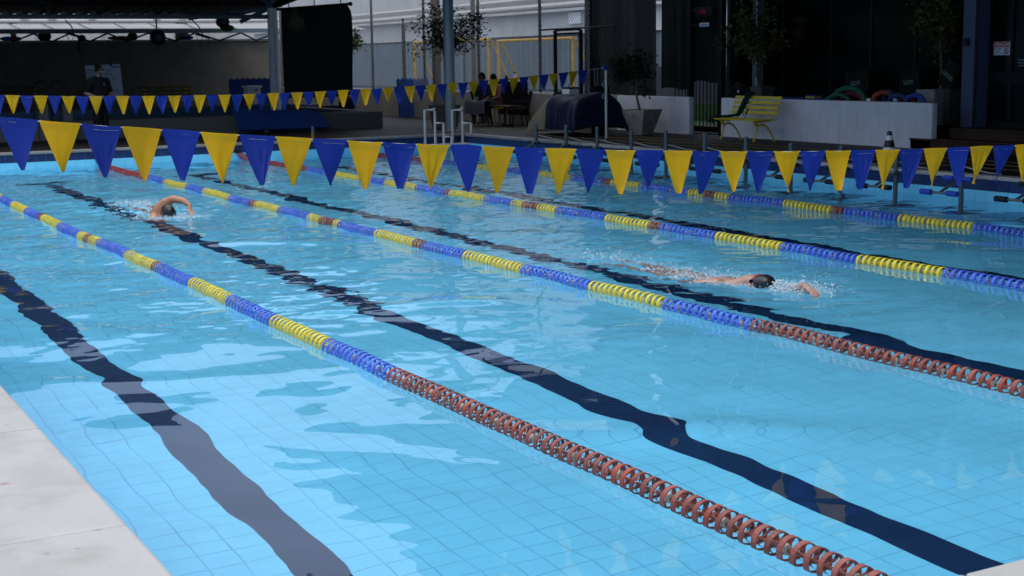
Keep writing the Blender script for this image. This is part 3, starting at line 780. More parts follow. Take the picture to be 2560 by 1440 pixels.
# dark screens, frames and facade of the club building
XC = 15.95
def cloth_panel(label, pxl, pxr, x, z0, z1, amp=.03, nu=40, m=None, slant=0.0, cat='shade cloth'):
    yl, yr = PX(pxl, 150, x).y, PX(pxr, 150, x).y
    t = thing('shade_cloth', label, cat, (x, (yl + yr) / 2, z0))
    ph = rnd.uniform(0, 6)
    def fn(u, v): 
        y = yl + (yr - yl) * u - slant * v * (u if slant > 0 else (1 - u)); return (x + amp * math.sin(u * 17 + ph) * (.3 + .7 * v) + .01 * math.sin(u * 41), y, z1 + (z0 - z1) * v + .02 * math.sin(u * 6) * v)
    q = MB(); q.sheet(fn, nu, 10, .006); q.build('cloth', m or M_CURTAIN, t, smooth=True)
    q = MB(); q.tube([(x, yl, z1), (x, yr, z1)], .03, 8); q.build('rod', M_DARKMETAL, t)
    return t
M_CURT2 = mat("charcoal_shade_cloth", (0.010, 0.011, 0.0135), 0.9, var=0.2, scale=3, bump=0.3, bscale=150)
cloth_panel('wide charcoal shade cloth hanging above the planter tree', 1466, 1640, XC, .80, 4.6, .05, m=M_CURT2)
cloth_panel('black shade cloth hanging left of the red digital clock', 1655, 1726, XC, 1.12, 4.6, .03)
cloth_panel('black shade cloth hanging under the red digital clock', 1733, 1800, XC + .12, PX(1766, 205, XC).z, 4.6, .02)
q = MB()
t = thing('steel_frame', 'tall dark steel door frame holding the small digital clock', 'door frame', (XC - .1, yx(1766), ZD))
for px in (1727, 1806, 1826):
    y = PX(px, 150, XC - .1).y; q = MB(); q.bb((XC - .15, y - .045, ZD - .012), (XC - .05, y + .045, 4.4)); q.build('upright', M_DARKMETAL, t, bevel=.004)
for py in (24, 62):
    z = PX(1766, py, XC - .1).z; q = MB(); q.bb((XC - .13, PX(1806, 150, XC).y + .05, z - .02), (XC - .07, PX(1727, 150, XC).y - .05, z + .02)); q.build('crossbar', M_DARKMETAL, t)
y0_, y1_ = PX(1774, 60, XC - .15).y, PX(1752, 60, XC - .15).y
z0_, z1_ = PX(1763, 68, XC - .15).z, PX(1763, 57, XC - .15).z
s_ = thing('small_sign', 'small pale sign with a blue edge fixed under the digital clock', 'sign', (XC - .16, (y0_ + y1_) / 2, z0_))
q = MB(); q.bb((XC - .175, y0_, z0_), (XC - .155, y1_, z1_)); q.build('plate', M_WHITEPLA, s_)
q = MB(); q.bb((XC - .178, y0_, z0_), (XC - .1755, y1_, z0_ + .018)); q.build('blue_edge', M_BLUEPAD, s_)
q = MB(); q.bb((XC - .178, y0_ + .02, z0_ + .045), (XC - .1755, y1_ - .03, z0_ + .058)); q.bb((XC - .178, y0_ + .08, z0_ + .028), (XC - .1755, y1_ - .06, z0_ + .036)); q.build('printed_line', M_BLKPRINT, s_)
ck = thing('digital_clock', 'black digital clock with dim red figures above the small sign', 'clock', (XC - .16, (y0_ + y1_) / 2, PX(1763, 40, XC).z))
cz0, cz1 = PX(1763, 40, XC - .15).z, PX(1763, 18, XC - .15).z
q = MB(); q.bb((XC - .2, y0_ - .15, cz0), (XC - .152, y1_ + .12, cz1)); q.build('housing', M_DARKMETAL, ck, bevel=.006)
mled = bpy.data.materials.new('red_led'); mled.use_nodes = True; bs = mled.node_tree.nodes['Principled BSDF']; bs.inputs['Base Color'].default_value = (.2, 0, .01, 1); bs.inputs['Emission Color'].default_value = (1, .02, .05, 1); bs.inputs['Emission Strength'].default_value = .05
text('figures', '103', .12, mled, ck, (XC - .203, (y0_ + y1_) / 2, (cz0 + cz1) / 2), (0, -1, 0), (0, 0, 1))
# railing gate in the gap
t = thing('railing_gate', 'dark railing in the gap between the two white low walls', 'railing', (XC + .45, yx(1766), ZD))
ga, gb = PX(1802, 240, XC + .5).y - .6, PX(1728, 240, XC + .5).y + .6
for y in np.arange(ga, gb, .115):
    q = MB(); q.tube([(XC + .5, y, ZD), (XC + .5, y, 1.35)], .011, 6); q.build('bar', M_DARKMETAL, t)
for k, z in enumerate((.55, .74, .93, 1.1)):
    for j, y in enumerate(np.arange(ga, gb - .12, .115)):
        if (j + k) % 2 == 0:
            q = MB(); q.tube([(XC + .5, y + .012, z), (XC + .5, y + .103, z)], .008, 5); q.build('short_bar', M_DARKMETAL, t)
q = MB(); q.bb((XC + .46, ga, ZD - .01), (XC + .54, gb, ZD + .1)); q.build('sill', M_DARKMETAL, t)

# club building: dark glazed front, pillar, door, black interior
XF = 16.95
t = thing('club_building', 'dark glazed club building behind the white low wall', 'building', (XF + 2, 16, ZD))
yb0, yb1 = PX(1832, 150, XF).y, 4.0
q = MB(); q.bb((XF, yb1, -.1), (XF + .12, yb0, 6.4)); q.build('facade', M_DARKFACADE, t)
q = MB(); q.bb((XF + .12, yb1, -.1), (XF + 6, yb0, 6.4)); q.build('interior_block', M_DARKFACADE, t)
for px in (1845, 1960, 2080, 2180, 2290, 2375):
    y = PX(px, 150, XF).y; q = MB(); q.bb((XF - .04, y - .025, ZD), (XF - .001, y + .025, 4.5)); q.build('mullion', M_DARKMETAL, t)
for a, b in zip((1845, 1960, 2080, 2180, 2290), (1960, 2080, 2180, 2290, 2375)):
    ya, yb_ = PX(a, 150, XF).y - .026, PX(b, 150, XF).y + .026
    q = MB(); q.bb((XF - .02, yb_, .5), (XF - .003, ya, 4.5)); q.build('pane', M_DARKGLASS, t)
# steps
st = thing('timber_steps', 'two wide dark timber steps leading to the glass door', 'steps', (XW, 13, ZD))
ys1 = yx(2330, 330); 
for i, (x0_, z1_, ye) in enumerate(((XW - .02, .445, yx(2275, 345) + .0), (XW + .32, .60, yx(2330, 312)))):
    nb = 3
    for k in range(5):
        wx = .16; xa = x0_ + k * wx
        if i == 0 and k > 1: continue
        q = MB(); q.bb((xa + .002, 4.2, z1_ - .03), (xa + wx - .002, ye - (.02 if i else 0), z1_)); q.build('board', M_WOOD, st, bevel=.004)
    q = MB(); q.bb((x0_ + .02, 4.2, ZD - .01), (XF - .06, ye - .01, z1_ - .031)); q.build('riser', M_WOOD, st)
pl = thing('blue_grey_pillar', 'blue-grey steel pillar beside the glass door', 'pillar', (16.35, 15.6, .6))
pa, pb = PX(2440, 200, 16.3).y, PX(2403, 200, 16.3).y
q = MB(); q.bb((16.3, pa, .6), (16.55, pb, 6.0)); q.build('shaft', mat('slate_blue_paint', (.06, .085, .14), .5, var=.08, spec=.2), pl, bevel=.01)
q = MB(); q.bb((16.27, PX(2425, 105, 16.3).y, PX(2415, 115, 16.3).z), (16.299, PX(2412, 105, 16.3).y, PX(2415, 95, 16.3).z)); q.build('junction_box', M_DARKMETAL, pl, bevel=.004)
q = MB(); q.bb((16.29, pa - .01, .6), (16.299, pa + .04, 6.0)); q.build('edge_trim', M_DARKMETAL, pl)
dr = thing('glass_door', 'dark sliding glass door with a red and white warning sign', 'door', (16.6, 14.5, .6))
da, db = PX(2700, 200, 16.6).y, pa - .01
q = MB(); q.bb((16.6, da, .60), (16.63, db, 4.2)); q.build('pane', M_DARKGLASS, dr)
for z, h in ((.60, .09), (1.25, .16)):
    q = MB(); q.bb((16.575, da, z), (16.599, db, z + h)); q.build('rail', M_DARKMETAL, dr)
q = MB(); yv = PX(2528, 200, 16.6).y; q.bb((16.57, yv - .03, .7), (16.598, yv + .03, 4.2)); q.build('stile', M_DARKMETAL, dr)
# warning sign
sx_ = 16.56
ya, yb_ = PX(2524, 120, sx_).y, PX(2485, 120, sx_).y; za, zb, zm = PX(2504, 138, sx_).z, PX(2504, 104, sx_).z, PX(2504, 118.5, sx_).z
sg = thing('warning_sign', 'white warning sign with a red ATENÇÃO heading on the glass door', 'sign', (sx_, (ya + yb_) / 2, za))
q = MB(); q.bb((sx_, ya, za), (sx_ + .012, yb_, zb)); q.build('plate', M_WHITEPLA, sg)
q = MB(); q.bb((sx_ - .002, ya + .004, zm), (sx_ - .0005, yb_ - .004, zb - .004)); q.build('red_heading', M_RED, sg)
W_ = yb_ - ya
text('heading_text', 'ATENÇÃO', W_ * .235, M_WHPRINT, sg, (sx_ - .004, (ya + yb_) / 2, (zm + zb) / 2 - .004), (0, -1, 0), (0, 0, 1), .001)
for k, s in enumerate(('PROIBIDO', 'CORRER', 'NESTE LOCAL')):
    text('notice_text', s, W_ * .105, M_BLKPRINT, sg, (sx_ - .002, yb_ - W_ * .06, zm - (zm - za) * (.2 + .3 * k)), (0, -1, 0), (0, 0, 1), .001, 'LEFT')
cyy, czz, rr = ya + W_ * .2, (za + zm) / 2, W_ * .14
q = MB(); q.tube([(sx_ - .003, cyy + rr * math.cos(a), czz + rr * math.sin(a)) for a in np.linspace(0, 2 * PI, 21)], .006, 5)
q.tube([(sx_ - .003, cyy + rr * .7, czz + rr * .7), (sx_ - .003, cyy - rr * .7, czz - rr * .7)], .005, 5)
q.box((sx_ - .003, cyy, czz), (.003, .02, .05)); q.build('no_entry_symbol', M_BLKPRINT, sg)
nt = thing('small_notice', 'small pale notice on the glass door, cut by the right picture edge', 'notice', (sx_, 14.1, 1.3))
for py in (150, 157, 164):
    q = MB(); z = PX(2550, py, sx_).z; q.bb((sx_ - .001, PX(2562, py, sx_).y, z - .008), (sx_ + .002, PX(2546, py, sx_).y, z + .008)); q.build('printed_line', M_GREYSTEEL, nt)

# big bags / cushions with lettering behind the glass wall line
def bag(label, pxl, pxr, pyt, pyb, tilt, s, tsz):
    xb = 16.72
    a, b = PX(pxl, pyb, xb), PX(pxr, pyb, xb); zt = PX(pxl, pyt, xb).z; zb_ = PX(pxl, pyb, xb).z
    t = thing('gear_bag', label, 'bag', (xb, (a.y + b.y) / 2, zb_), group='black gear bags behind the low wall')
    rot = Matrix.Rotation(tilt, 3, 'X')
    c = Vector((xb, (a.y + b.y) / 2, (zt + zb_) / 2))
    q = MB(); q.box((0, 0, 0), (.2, abs(a.y - b.y), zt - zb_), taper=.86); q.v = [tuple(rot @ Vector(v) + c) for v in q.v]
    q.build('bag_body', mat('bag_cloth', (.003, .007, .0065), .6, spec=.15), t, bevel=.03)
    X = rot @ Vector((0, -1, 0)); Z = rot @ Vector((0, 0, 1))
    text('lettering', s, tsz, M_TXT, t, c + Vector((-.108, 0, 0)), X, Z, .001)
    q = MB(); q.tube([c + rot @ Vector((-.09, -.42 * abs(a.y - b.y), .45 * (zt - zb_))), c + rot @ Vector((-.09, .42 * abs(a.y - b.y), .45 * (zt - zb_)))], .004, 5); q.build('piping', M_DARKMETAL, t)
M_TXT = mat('pale_green_print', (.16, .26, .22), .6)
M_TXT.node_tree.nodes['Principled BSDF'].inputs['Roughness'].default_value = .5
bag('black bag with pale uon lettering above the green foam rings', 2118, 2182, 176, 235, R(-6), 'uon', .155)
bag('black bag with faint uon lettering above the orange foam rings', 2255, 2310, 172, 235, R(-4), 'uon', .14)
bag('tilted black bag with lettering beside the blue-grey pillar', 2362, 2402, 150, 225, R(33), 'uon', .15)

# foam rings / noodles on the wall
def ring(label, px, py, r, tube, m, x, tilt, m2=None):
    c = PX(px, py, x); t = thing('foam_ring', label, 'foam ring', c, group='foam rings piled on the white low wall')
    rot = Matrix.Rotation(tilt, 3, 'Z')
    q = MB(); q.tube([c + rot @ Vector((0, r * math.cos(a), r * math.sin(a) * .62)) for a in np.linspace(0, 2 * PI, 33)], tube, 8, cap=False); q.build('ring', m, t, smooth=True)
    return t
ring('large green foam ring standing at the left of the ring pile', 2122, 253, .34, .042, M_GREENRING, XW + .22, .1)
ring('crimson foam ring inside the large green ring', 2130, 260, .27, .04, mat('crimson_foam', (.14, .01, .035), .7), XW + .28, .05)
ring('low green foam ring lying at the front edge of the ring pile', 2095, 260, .24, .032, M_GREENRING, XW + .13, .2)
ring('orange foam ring left of the middle of the ring pile', 2210, 247, .16, .04, M_ORANGE, XW + .2, .5)
ring('dark blue foam ring leaning on the orange ring', 2222, 244, .15, .04, mat('navy_foam', (.006, .018, .10), .7), XW + .27, -.3)
ring('small navy foam ring right of the middle of the ring pile', 2245, 253, .15, .04, mat('navy_foam_2', (.015, .03, .12), .7), XW + .2, .2)
ring('rust coloured foam ring low between the navy and the bright blue ring', 2265, 258, .15, .035, mat('rust_foam', (.11, .024, .01), .7), XW + .25, .0)
ring('bright blue foam ring next to the tall grey pot', 2287, 255, .16, .04, M_TEAL, XW + .2, .15)
t = thing('blue_mat_strip', 'thin blue foam strip lying on the white wall behind the bench', 'foam mat', (XW + .3, yx(1960), WZ))
q = MB(); q.bb((XW + .1, yx(2060, 245), WZ), (XW + .45, yx(1890, 240), WZ + .025)); q.build('strip', M_BLUEMAT, t)
t = thing('foam_float', 'small yellow and blue foam float on the blue strip', 'foam float', (XW + .25, yx(2003, 240), WZ + .025))
q = MB(); q.bb((XW + .18, yx(2014, 240), WZ + .025), (XW + .34, yx(1993, 240), WZ + .05)); q.build('yellow_layer', M_YELLOWPAINT, t)
q = MB(); q.bb((XW + .18, yx(2014, 240), WZ + .051), (XW + .34, yx(1993, 240), WZ + .075)); q.build('blue_layer', M_BLUEMAT, t)
for px, lab in ((2172, 'white'), (2238, 'pale blue')):
    c = PX(px, 250, XW + .1); t = thing('water_goggles' if px == 2172 else 'plastic_bottle', f'{lab} small plastic item between the foam rings on the wall', 'pool toy', c)
    q = MB(); q.ell(c, (.03, .05, .03), 10, 6); q.build('body', M_WHITEPLA if px == 2172 else mat('pale_cyan_plastic', (.2, .45, .6), .4), t, smooth=True)

# ---------------------------------------------------------------- pots and trees
def tree(label, base, trunk_top, crown_c, crown_r, n_leaf, mleaf, size, r0=.035, group=None, lean=0, limbs=7, dens=1.0, cat='tree'):
    base, tt, cc = Vector(base), Vector(trunk_top), Vector(crown_c)
    t = thing('potted_tree', label, cat, base, group=group)
    rr = random.Random(hash(label) % 1000 if False else sum(map(ord, label)))
    q = MB(); mid = base.lerp(tt, .5) + Vector((rr.uniform(-.04, .04), rr.uniform(-.04, .04), 0))
    q.tube([base, base.lerp(mid, .6), mid, tt], [r0, r0 * .85, r0 * .8, r0 * .6], 8); q.build('trunk', M_BARK, t, smooth=True)
    q = MB(); tips = []
    for k in range(limbs):
        d = Vector((rr.gauss(0, 1), rr.gauss(0, 1), rr.gauss(.3, .8))).normalized()
        e = cc + Vector((d.x * crown_r[0], d.y * crown_r[1], d.z * crown_r[2])) * rr.uniform(.6, .95)
        s = tt.lerp(cc, rr.uniform(0, .5)); m_ = s.lerp(e, .5) + Vector((0, 0, rr.uniform(-.05, .1)))
        q.tube([s, m_, e], [r0 * .4, r0 * .25, r0 * .08], 5); tips += [m_, e, m_.lerp(e, .5)]
        for _ in range(3):
            e2 = e + Vector((rr.gauss(0, .3) * crown_r[0], rr.gauss(0, .3) * crown_r[1], rr.gauss(0, .3) * crown_r[2])); q.tube([m_.lerp(e, .6), e2], [r0 * .12, r0 * .04], 4); tips.append(e2)
    q.build('branch', M_BARK, t, label='thin branches inside the crown')
    q = MB()
    for _ in range(n_leaf):
        c = rr.choice(tips) + Vector((rr.gauss(0, .16) * crown_r[0], rr.gauss(0, .16) * crown_r[1], rr.gauss(0, .17) * crown_r[2]))
        a = Vector((rr.gauss(0, 1), rr.gauss(0, 1), rr.gauss(0, .7))).normalized(); b_ = a.cross(Vector((rr.gauss(0, 1), rr.gauss(0, 1), rr.gauss(0, 1)))).normalized()
        s = size * rr.uniform(.6, 1.25)
        q.add([c - a * s, c + b_ * s * .45 - a * .1 * s, c + a * s, c - b_ * s * .45 - a * .1 * s], [(0, 1, 2, 3)])
    q.build('crown', mleaf, t)
    return t
def square_pot(label, c, wb, wt, h, m, rot=0.2, soil=True, cat='plant pot'):
    t = thing('plant_pot', label, cat, c, rot)
    r = Matrix.Rotation(rot, 3, 'Z'); c = Vector(c)
    q = MB(); q.box((0, 0, h / 2), (wb, wb, h), taper=wt / wb); q.v = [tuple(r @ Vector(v) + c) for v in q.v]; q.build('pot_body', m, t, bevel=.015)
    q = MB()
    for sx, sy, lx, ly in ((0, 1, wt, .03), (0, -1, wt, .03), (1, 0, .03, wt - .06), (-1, 0, .03, wt - .06)):
        q.box((sx * (wt / 2 - .015), sy * (wt / 2 - .015), h + .015), (lx, ly, .03))
    q.v = [tuple(r @ Vector(v) + c) for v in q.v]; q.build('rim', m, t, bevel=.005)
    if soil:
        q = MB(); q.box((0, 0, h + .006), (wt - .06, wt - .06, .01)); q.v = [tuple(r @ Vector(v) + c) for v in q.v]; q.build('soil', M_SOIL, t)
    return t
# rough concrete planter
pc = PZ(1600, 338, ZD - .01); pw = .62
square_pot('rough flared concrete planter on the deck by the shorter white wall', (pc.x + .1, pc.y + .15, ZD - .012), .34, .60, .44, M_CONCPOT, .35)
b_ = Vector((pc.x + .1, pc.y + .15, ZD + .43))
kx = b_.x
tree('small dark tree growing in the rough concrete planter', b_, PX(1592, 200, kx), PX(1585, 175, kx), (.42, .50, .42), 1000, M_LEAF, .05, .026)
# tall pots by the steps
pt = PX(2330, 312, XW + .36)
square_pot('tall pale grey pot at the right end of the long white wall', (XW + .78, yx(2332, 225, XW + .78), .60), .25, .36, .52, M_GREYPOT, .1)
square_pot('tall dark grey pot beside the pale grey pot', (XW + 1.02, yx(2368, 225, XW + 1.02), .60), .25, .38, .53, M_DKPOT, .1)
bb_ = Vector((XW + .95, yx(2352, 225, XW + .95), 1.13))
tree('slender olive tree rising from the tall pots near the pillar', bb_, PX(2352, 130, bb_.x), PX(2352, 60, bb_.x), (.50, .60, .62), 1300, M_LEAF3, .05, .026, limbs=9)
# pot on the wall and its tree
pb_ = Vector((XW + .3, yx(1905, 240, XW + .3), WZ))
square_pot('grey pot standing on the long white wall behind the bench', pb_, .24, .31, .17, M_DKPOT, .05)
tree('olive-leaved tree in the pot behind the bench', pb_ + Vector((0, .05, .17)), PX(1893, 150, pb_.x), PX(1880, 95, pb_.x), (.5, .58, .50), 1300, M_LEAF3, .05, .024, limbs=10)
sp = thing('steel_column', 'slim blue-grey column behind the olive-leaved tree', 'column', (XW + .62, yx(1893, 200, XW + .62), ZD))
y = yx(1893, 200, XW + .62); q = MB(); q.bb((XW + .56, y - .07, ZD), (XW + .70, y + .07, 6.0)); q.build('shaft', M_GREYSTEEL, sp, bevel=.006)
q = MB(); q.tube([(XW + .53, y - .08, .95), (XW + .53, y - .08, 6.0)], .008, 6); q.build('conduit', M_PALESTEEL, sp)

# ---------------------------------------------------------------- yellow bench with bag and towel
P0 = PZ(1801, 351, ZD - .012); Pf = PZ(1893, 356, ZD - .012)
bx = .5 * (P0.x + Pf.x); by0, by1 = Pf.y, P0.y                       # front legs
bench = thing('park_bench', 'yellow slatted bench with curved cast legs against the white wall', 'bench', (bx + .22, (by0 + by1) / 2, ZD - .012))
sy0, sy1 = by0 - .14, by1 + .20
for k, (dx, dz) in enumerate(((-.03, .355), (.08, .362), (.19, .362), (.30, .355))):
    q = MB(); q.bb((bx + dx - .042, sy0 + (.0 if k else .0), ZD + dz - .012), (bx + dx + .042, sy1, ZD + dz + .012)); q.build('seat_slat', M_YELLOWPAINT, bench, bevel=.004)
for k in range(4):
    z = ZD + .46 + k * .082; x = bx + .345 + k * .030
    q = MB(); q.box((x, (sy0 + sy1) / 2, z), (.02, sy1 - sy0, .056), Matrix.Rotation(.3, 3, 'Y')); q.build('back_slat', M_YELLOWPAINT, bench, bevel=.004)
for y in (by0, by1):
    q = MB()
    q.tube([(bx - .04, y, ZD - .005), (bx - .02, y, ZD + .05), (bx + .02, y, ZD + .16), (bx + .03, y, ZD + .25), (bx - .02, y, ZD + .31), (bx - .05, y, ZD + .34)], [.022, .014, .016, .02, .02, .014], 8)
    q.build('leg', M_YELLOWPAINT, bench, smooth=True)
    q = MB()
    q.tube([(bx + .40, y, ZD - .005), (bx + .37, y, ZD + .05), (bx + .31, y, ZD + .16), (bx + .22, y, ZD + .25), (bx + .12, y, ZD + .28), (bx + .03, y, ZD + .25)], [.022, .014, .016, .018, .018, .014], 8)
    q.build('leg', M_YELLOWPAINT, bench, smooth=True)
    q = MB(); q.tube([(bx - .06, y, ZD + .335), (bx + .30, y, ZD + .335), (bx + .355, y, ZD + .42), (bx + .375, y, ZD + .52), (bx + .45, y, ZD + .73)], .014, 8); q.build('side_frame', M_YELLOWPAINT, bench, smooth=True)
    q = MB()
    for cx_, cz_, r_ in ((.0, .29, .03), (.07, .30, .028), (.14, .305, .022)):
        q.tube([(bx + cx_ + r_ * math.cos(a), y, ZD + cz_ + r_ * math.sin(a)) for a in np.linspace(0, 2 * PI, 13)], .007, 5)
    q.build('scroll_work', M_YELLOWPAINT, bench)
# towel draped over the back and seat
ty = PX(1865, 270, bx + .4).y
tw = thing('green_towel', 'dark green towel draped over the yellow bench', 'towel', (bx + .1, ty, ZD + .4))
path = [Vector((bx + .48, ty - .08, ZD + .78)), Vector((bx + .42, ty - .07, ZD + .80)), Vector((bx + .385, ty - .03, ZD + .70)), Vector((bx + .34, ty + .03, ZD + .55)), Vector((bx + .30, ty + .09, ZD + .42)), Vector((bx + .18, ty + .20, ZD + .40)), Vector((bx + .05, ty + .27, ZD + .395)), Vector((bx - .06, ty + .31, ZD + .385)), Vector((bx - .10, ty + .33, ZD + .31))]
def tfn(u, v):
    s = v * (len(path) - 1); i = min(int(s), len(path) - 2); p = path[i].lerp(path[i + 1], s - i)
    w = .14 + .04 * math.sin(v * 7); return p + Vector((-.012 * math.sin(u * 11 + v * 5), (u - .5) * w, .018 * math.sin(u * 9 + v * 3)))
q = MB(); q.sheet(tfn, 10, 26, .018); q.build('cloth', M_CLOTHGRN, tw, smooth=True)
bg = thing('sports_bag', 'black sports bag with a red strap leaning behind the bench back', 'bag', (XW + .05, yx(1845, 235, XW + .05), WZ))
c = Vector((XW + .12, PX(1848, 230, XW + .12).y, WZ + .10))
q = MB(); q.ell(c, (.12, .30, .15), 20, 12); q.build('bag_body', M_CLOTHBLK, bg, smooth=True)
q = MB(); q.tube([c + Vector((-.12, -.14, -.05)), c + Vector((-.1, -.1, .1)), c + Vector((-.03, -.05, .17)), c + Vector((-.05, .05, .16))], .009, 6); q.build('strap', mat('maroon_strap', (.12, .01, .02), .8), bg)
q = MB(); q.ell(c + Vector((-.125, -.13, .02)), (.012, .02, .02), 8, 6); q.build('buckle', M_PALESTEEL, bg)
lp = thing('hanging_strap', 'black strap with a metal ring hanging below the bench back', 'strap', (bx + .3, ty - .08, ZD + .4))
q = MB(); q.tube([(bx + .36, ty - .11, ZD + .52), (bx + .33, ty - .10, ZD + .43)], .02, 6); q.build('strap', M_CLOTHBLK, lp)
q = MB(); q.tube([(bx + .31, ty - .08 + .03 * math.cos(a), ZD + .41 + .03 * math.sin(a)) for a in np.linspace(0, 2 * PI, 13)], .006, 5); q.build('metal_ring', M_DARKMETAL, lp)

# ---------------------------------------------------------------- traffic cone
cb = PZ(2222, 402, ZD - .012); tz = PX(2228, 326, cb.x).z
cone = thing('traffic_cone', 'black and white striped cone on the deck near the timber steps', 'traffic cone', (cb.x, cb.y, ZD - .012))
Hc = tz - ZD
def cr(f): return .115 + (.028 - .115) * f
for nm, a, b_, m in (('cone_body', .05, .3, M_BLKPRINT), ('white_band', .3, .46, M_WHPRINT), ('cone_body', .46, .70, M_BLKPRINT), ('white_band', .70, .86, M_WHPRINT), ('cone_tip', .86, 1.0, M_BLKPRINT)):
    q = MB(); q.lathe([(cr(a), a * Hc), (cr(b_), b_ * Hc)], (cb.x, cb.y, ZD - .012), 24); q.build(nm, m, cone, smooth=True)
q = MB(); q.box((cb.x, cb.y, ZD + .003), (.27, .27, .03)); q.build('base', M_BLKPRINT, cone, bevel=.01)

# ---------------------------------------------------------------- training posts standing in the water
def training_post(x, y, z_t, label, dark):
    t = thing('training_post', label, 'training post', (x, y, 0), group='steel training posts with foam grips along the pool side')
    g_ = M_BLACKPAD if dark else M_BLUEPAD
    q = MB(); q.tube([(x, y, -DEPTH + .02), (x, y, z_t)], .029, 12); q.build('post', M_GALV, t, smooth=True)
    q = MB(); q.lathe([(.031, .0), (.031, .012), (.02, .016)], (x, y, z_t), 12); q.build('post_cap', M_GREYSTEEL, t, smooth=True)
    zb = .12; xa, ya_ = x - .33, y + .02
    q = MB(); q.tube([(x - .03, y, .26), (xa, ya_, zb)], .017, 8); q.build('strut', M_GALV, t, smooth=True)
    q = MB(); q.tube([(xa - .02, ya_ + .22, zb), (xa + .02, ya_ - .24, zb)], .015, 8); q.build('lower_bar', M_GALV, t, smooth=True)
    q = MB(); q.tube([(x - .06, y + .20, .27), (x - .06, y - .20, .27)], .013, 8); q.build('upper_bar', M_GALV, t, smooth=True)
    for sy in (1, -1):
        q = MB(); q.tube([(xa - .02 * sy, ya_ + sy * .10, zb), (xa - .02 * sy, ya_ + sy * .26, zb)], .033, 10); q.build('foam_grip', g_, t, smooth=True)
        q = MB(); q.tube([(x - .06, y + sy * .07, .27), (x - .06, y + sy * .21, .27)], .028, 10); q.build('foam_grip', g_, t, smooth=True)
    q = MB(); q.tube([(x, y, -.25), (x - .3, y, -.7), (x - .5, y, -.75)], .02, 8); q.build('foot_rest', M_GALV, t, smooth=True)
    q = MB(); q.box((x, y, -DEPTH + .02), (.3, .3, .03)); q.build('base_plate', M_GALV, t)
    q = MB(); q.tube([(x + .03, y, .40), (x + .25, y - .15, .33), (x + .42, y - .2, ZD + .01)], .006, 5); q.build('tether', M_CORD, t)
pts_ = [(1340, 310), (1415, 315), (1493, 320), (1578, 330), (1665, 328), (1762, 336), (1865, 345), (1978, 360), (2103, 368), (2241, 373), (2406, 388), (2600, 400)]
names = ['nearest the pool ladder', 'second from the pool ladder', 'just left of the ringed flag pole', 'in front of the concrete planter', 'in front of the shorter white wall', 'just left of the yellow bench', 'in front of the yellow bench', 'right of the yellow bench', 'before the middle of the long white wall', 'beside the striped cone', 'with bright blue grips', 'cut off by the right edge of the picture']
for (px, py), nm in zip(pts_, names):
    p = PX(px, py, 12.45)
    training_post(12.45, p.y, p.z, 'grey steel training post in the water ' + nm, nm.find('bright blue') < 0)

# ---------------------------------------------------------------- pool ladder with stepped white handrails
ld = thing('pool_steps', 'white tube pool steps with two stepped handrails in the far corner', 'pool steps', (11.0, Y1 - .2, 0))
for sx0 in (1079, 1148):
    def LP(px, py, y=Y1 - .30): return PY(px, py, y)
    a = LP(sx0, 360); b_ = LP(sx0, 276); c = LP(sx0 + 17, 276)
    pts = [(a.x, Y1 - .02, -.35), (a.x, Y1 - .02, b_.z), (c.x - .02, Y1 - .12, b_.z), (c.x, Y1 - .14, LP(0, 308).z)]
    q = MB(); q.tube(pts, .028, 10); q.tube([(c.x, Y1 - .14, b_.z - .02), (c.x, Y1 - .14, -.35)], .026, 10)
    d = LP(sx0 + 33, 308); q.tube([(c.x, Y1 - .14, d.z), (d.x, Y1 - .24, d.z), (d.x, Y1 - .24, -.6)], .026, 10)
    e = LP(sx0 + 48, 342); q.tube([(d.x, Y1 - .24, e.z), (e.x, Y1 - .34, e.z), (e.x, Y1 - .34, -.8)], .026, 10)
    q.build('handrail', M_WHITEPIPE, ld, smooth=True)
xa = LP(1082, 350).x; xb = LP(1195, 350).x
for k, z in enumerate((.12, -.2, -.5)):
    q = MB(); q.bb((xa + k * .12, Y1 - .32 - k * .1, z - .02), (xb - .1, Y1 - .08 - k * .1, z)); q.build('tread', M_WHITEPLA, ld)

# ================================================================ FAR END
# columns
def column(label, px, py, z0, r, m, top, y=None, lean=0.0, band=None, pxt=None):
    p = PZ(px, py, z0) if y is None else PY(px, py, y)
    t = thing('steel_column', label, 'column', (p.x, p.y, z0))
    x2 = p.x
    q = MB(); q.tube([(p.x, p.y, z0), (p.x, p.y, top)], r, 20); q.build('shaft', m, t, smooth=True)
    q = MB(); q.lathe([(r * 1.7, 0), (r * 1.7, .02), (r * 1.05, .025), (r * 1.02, .06)], (p.x, p.y, z0 - .003), 20); q.build('base_flange', m, t, smooth=True)
    return t, p
c1, p1 = column('thick blue-grey column beside the pool steps', 1127, 328, ZD - .012, .108, M_GREYSTEEL, 4.95)
c2, p2_ = column('beige column just behind the thick blue-grey column', 1095, 300, ZD - .012, .11, mat('beige_column_paint', (.15, .14, .125), .6, var=.12), 4.89)
c3, p3_ = column('thin beige pole in front of the fence right of the thick column', 1187, 290, ZD - .012, .06, mat('dull_beige_pole', (.10, .095, .085), .6, var=.15), 4.89)
YC = 33.5
c4, p4_ = column('pale grey column with roof struts branching from its top', 690, 262, 0, .125, M_PALESTEEL, PY(678, 20, YC).z, y=YC)
c4.location.z = 0
ctop = Vector((p4_.x, YC, PY(678, 18, YC).z))
q = MB(); z = PY(688, 135, YC).z; q.lathe([(.126, -.006), (.130, -.006), (.130, .006), (.126, .006)], (p4_.x, YC, z), 20); q.build('joint_ring', M_WHITEPIPE, c4)
tr = thing('roof_truss', 'grey tubular roof truss fanning out from the pale column', 'roof truss', ctop)
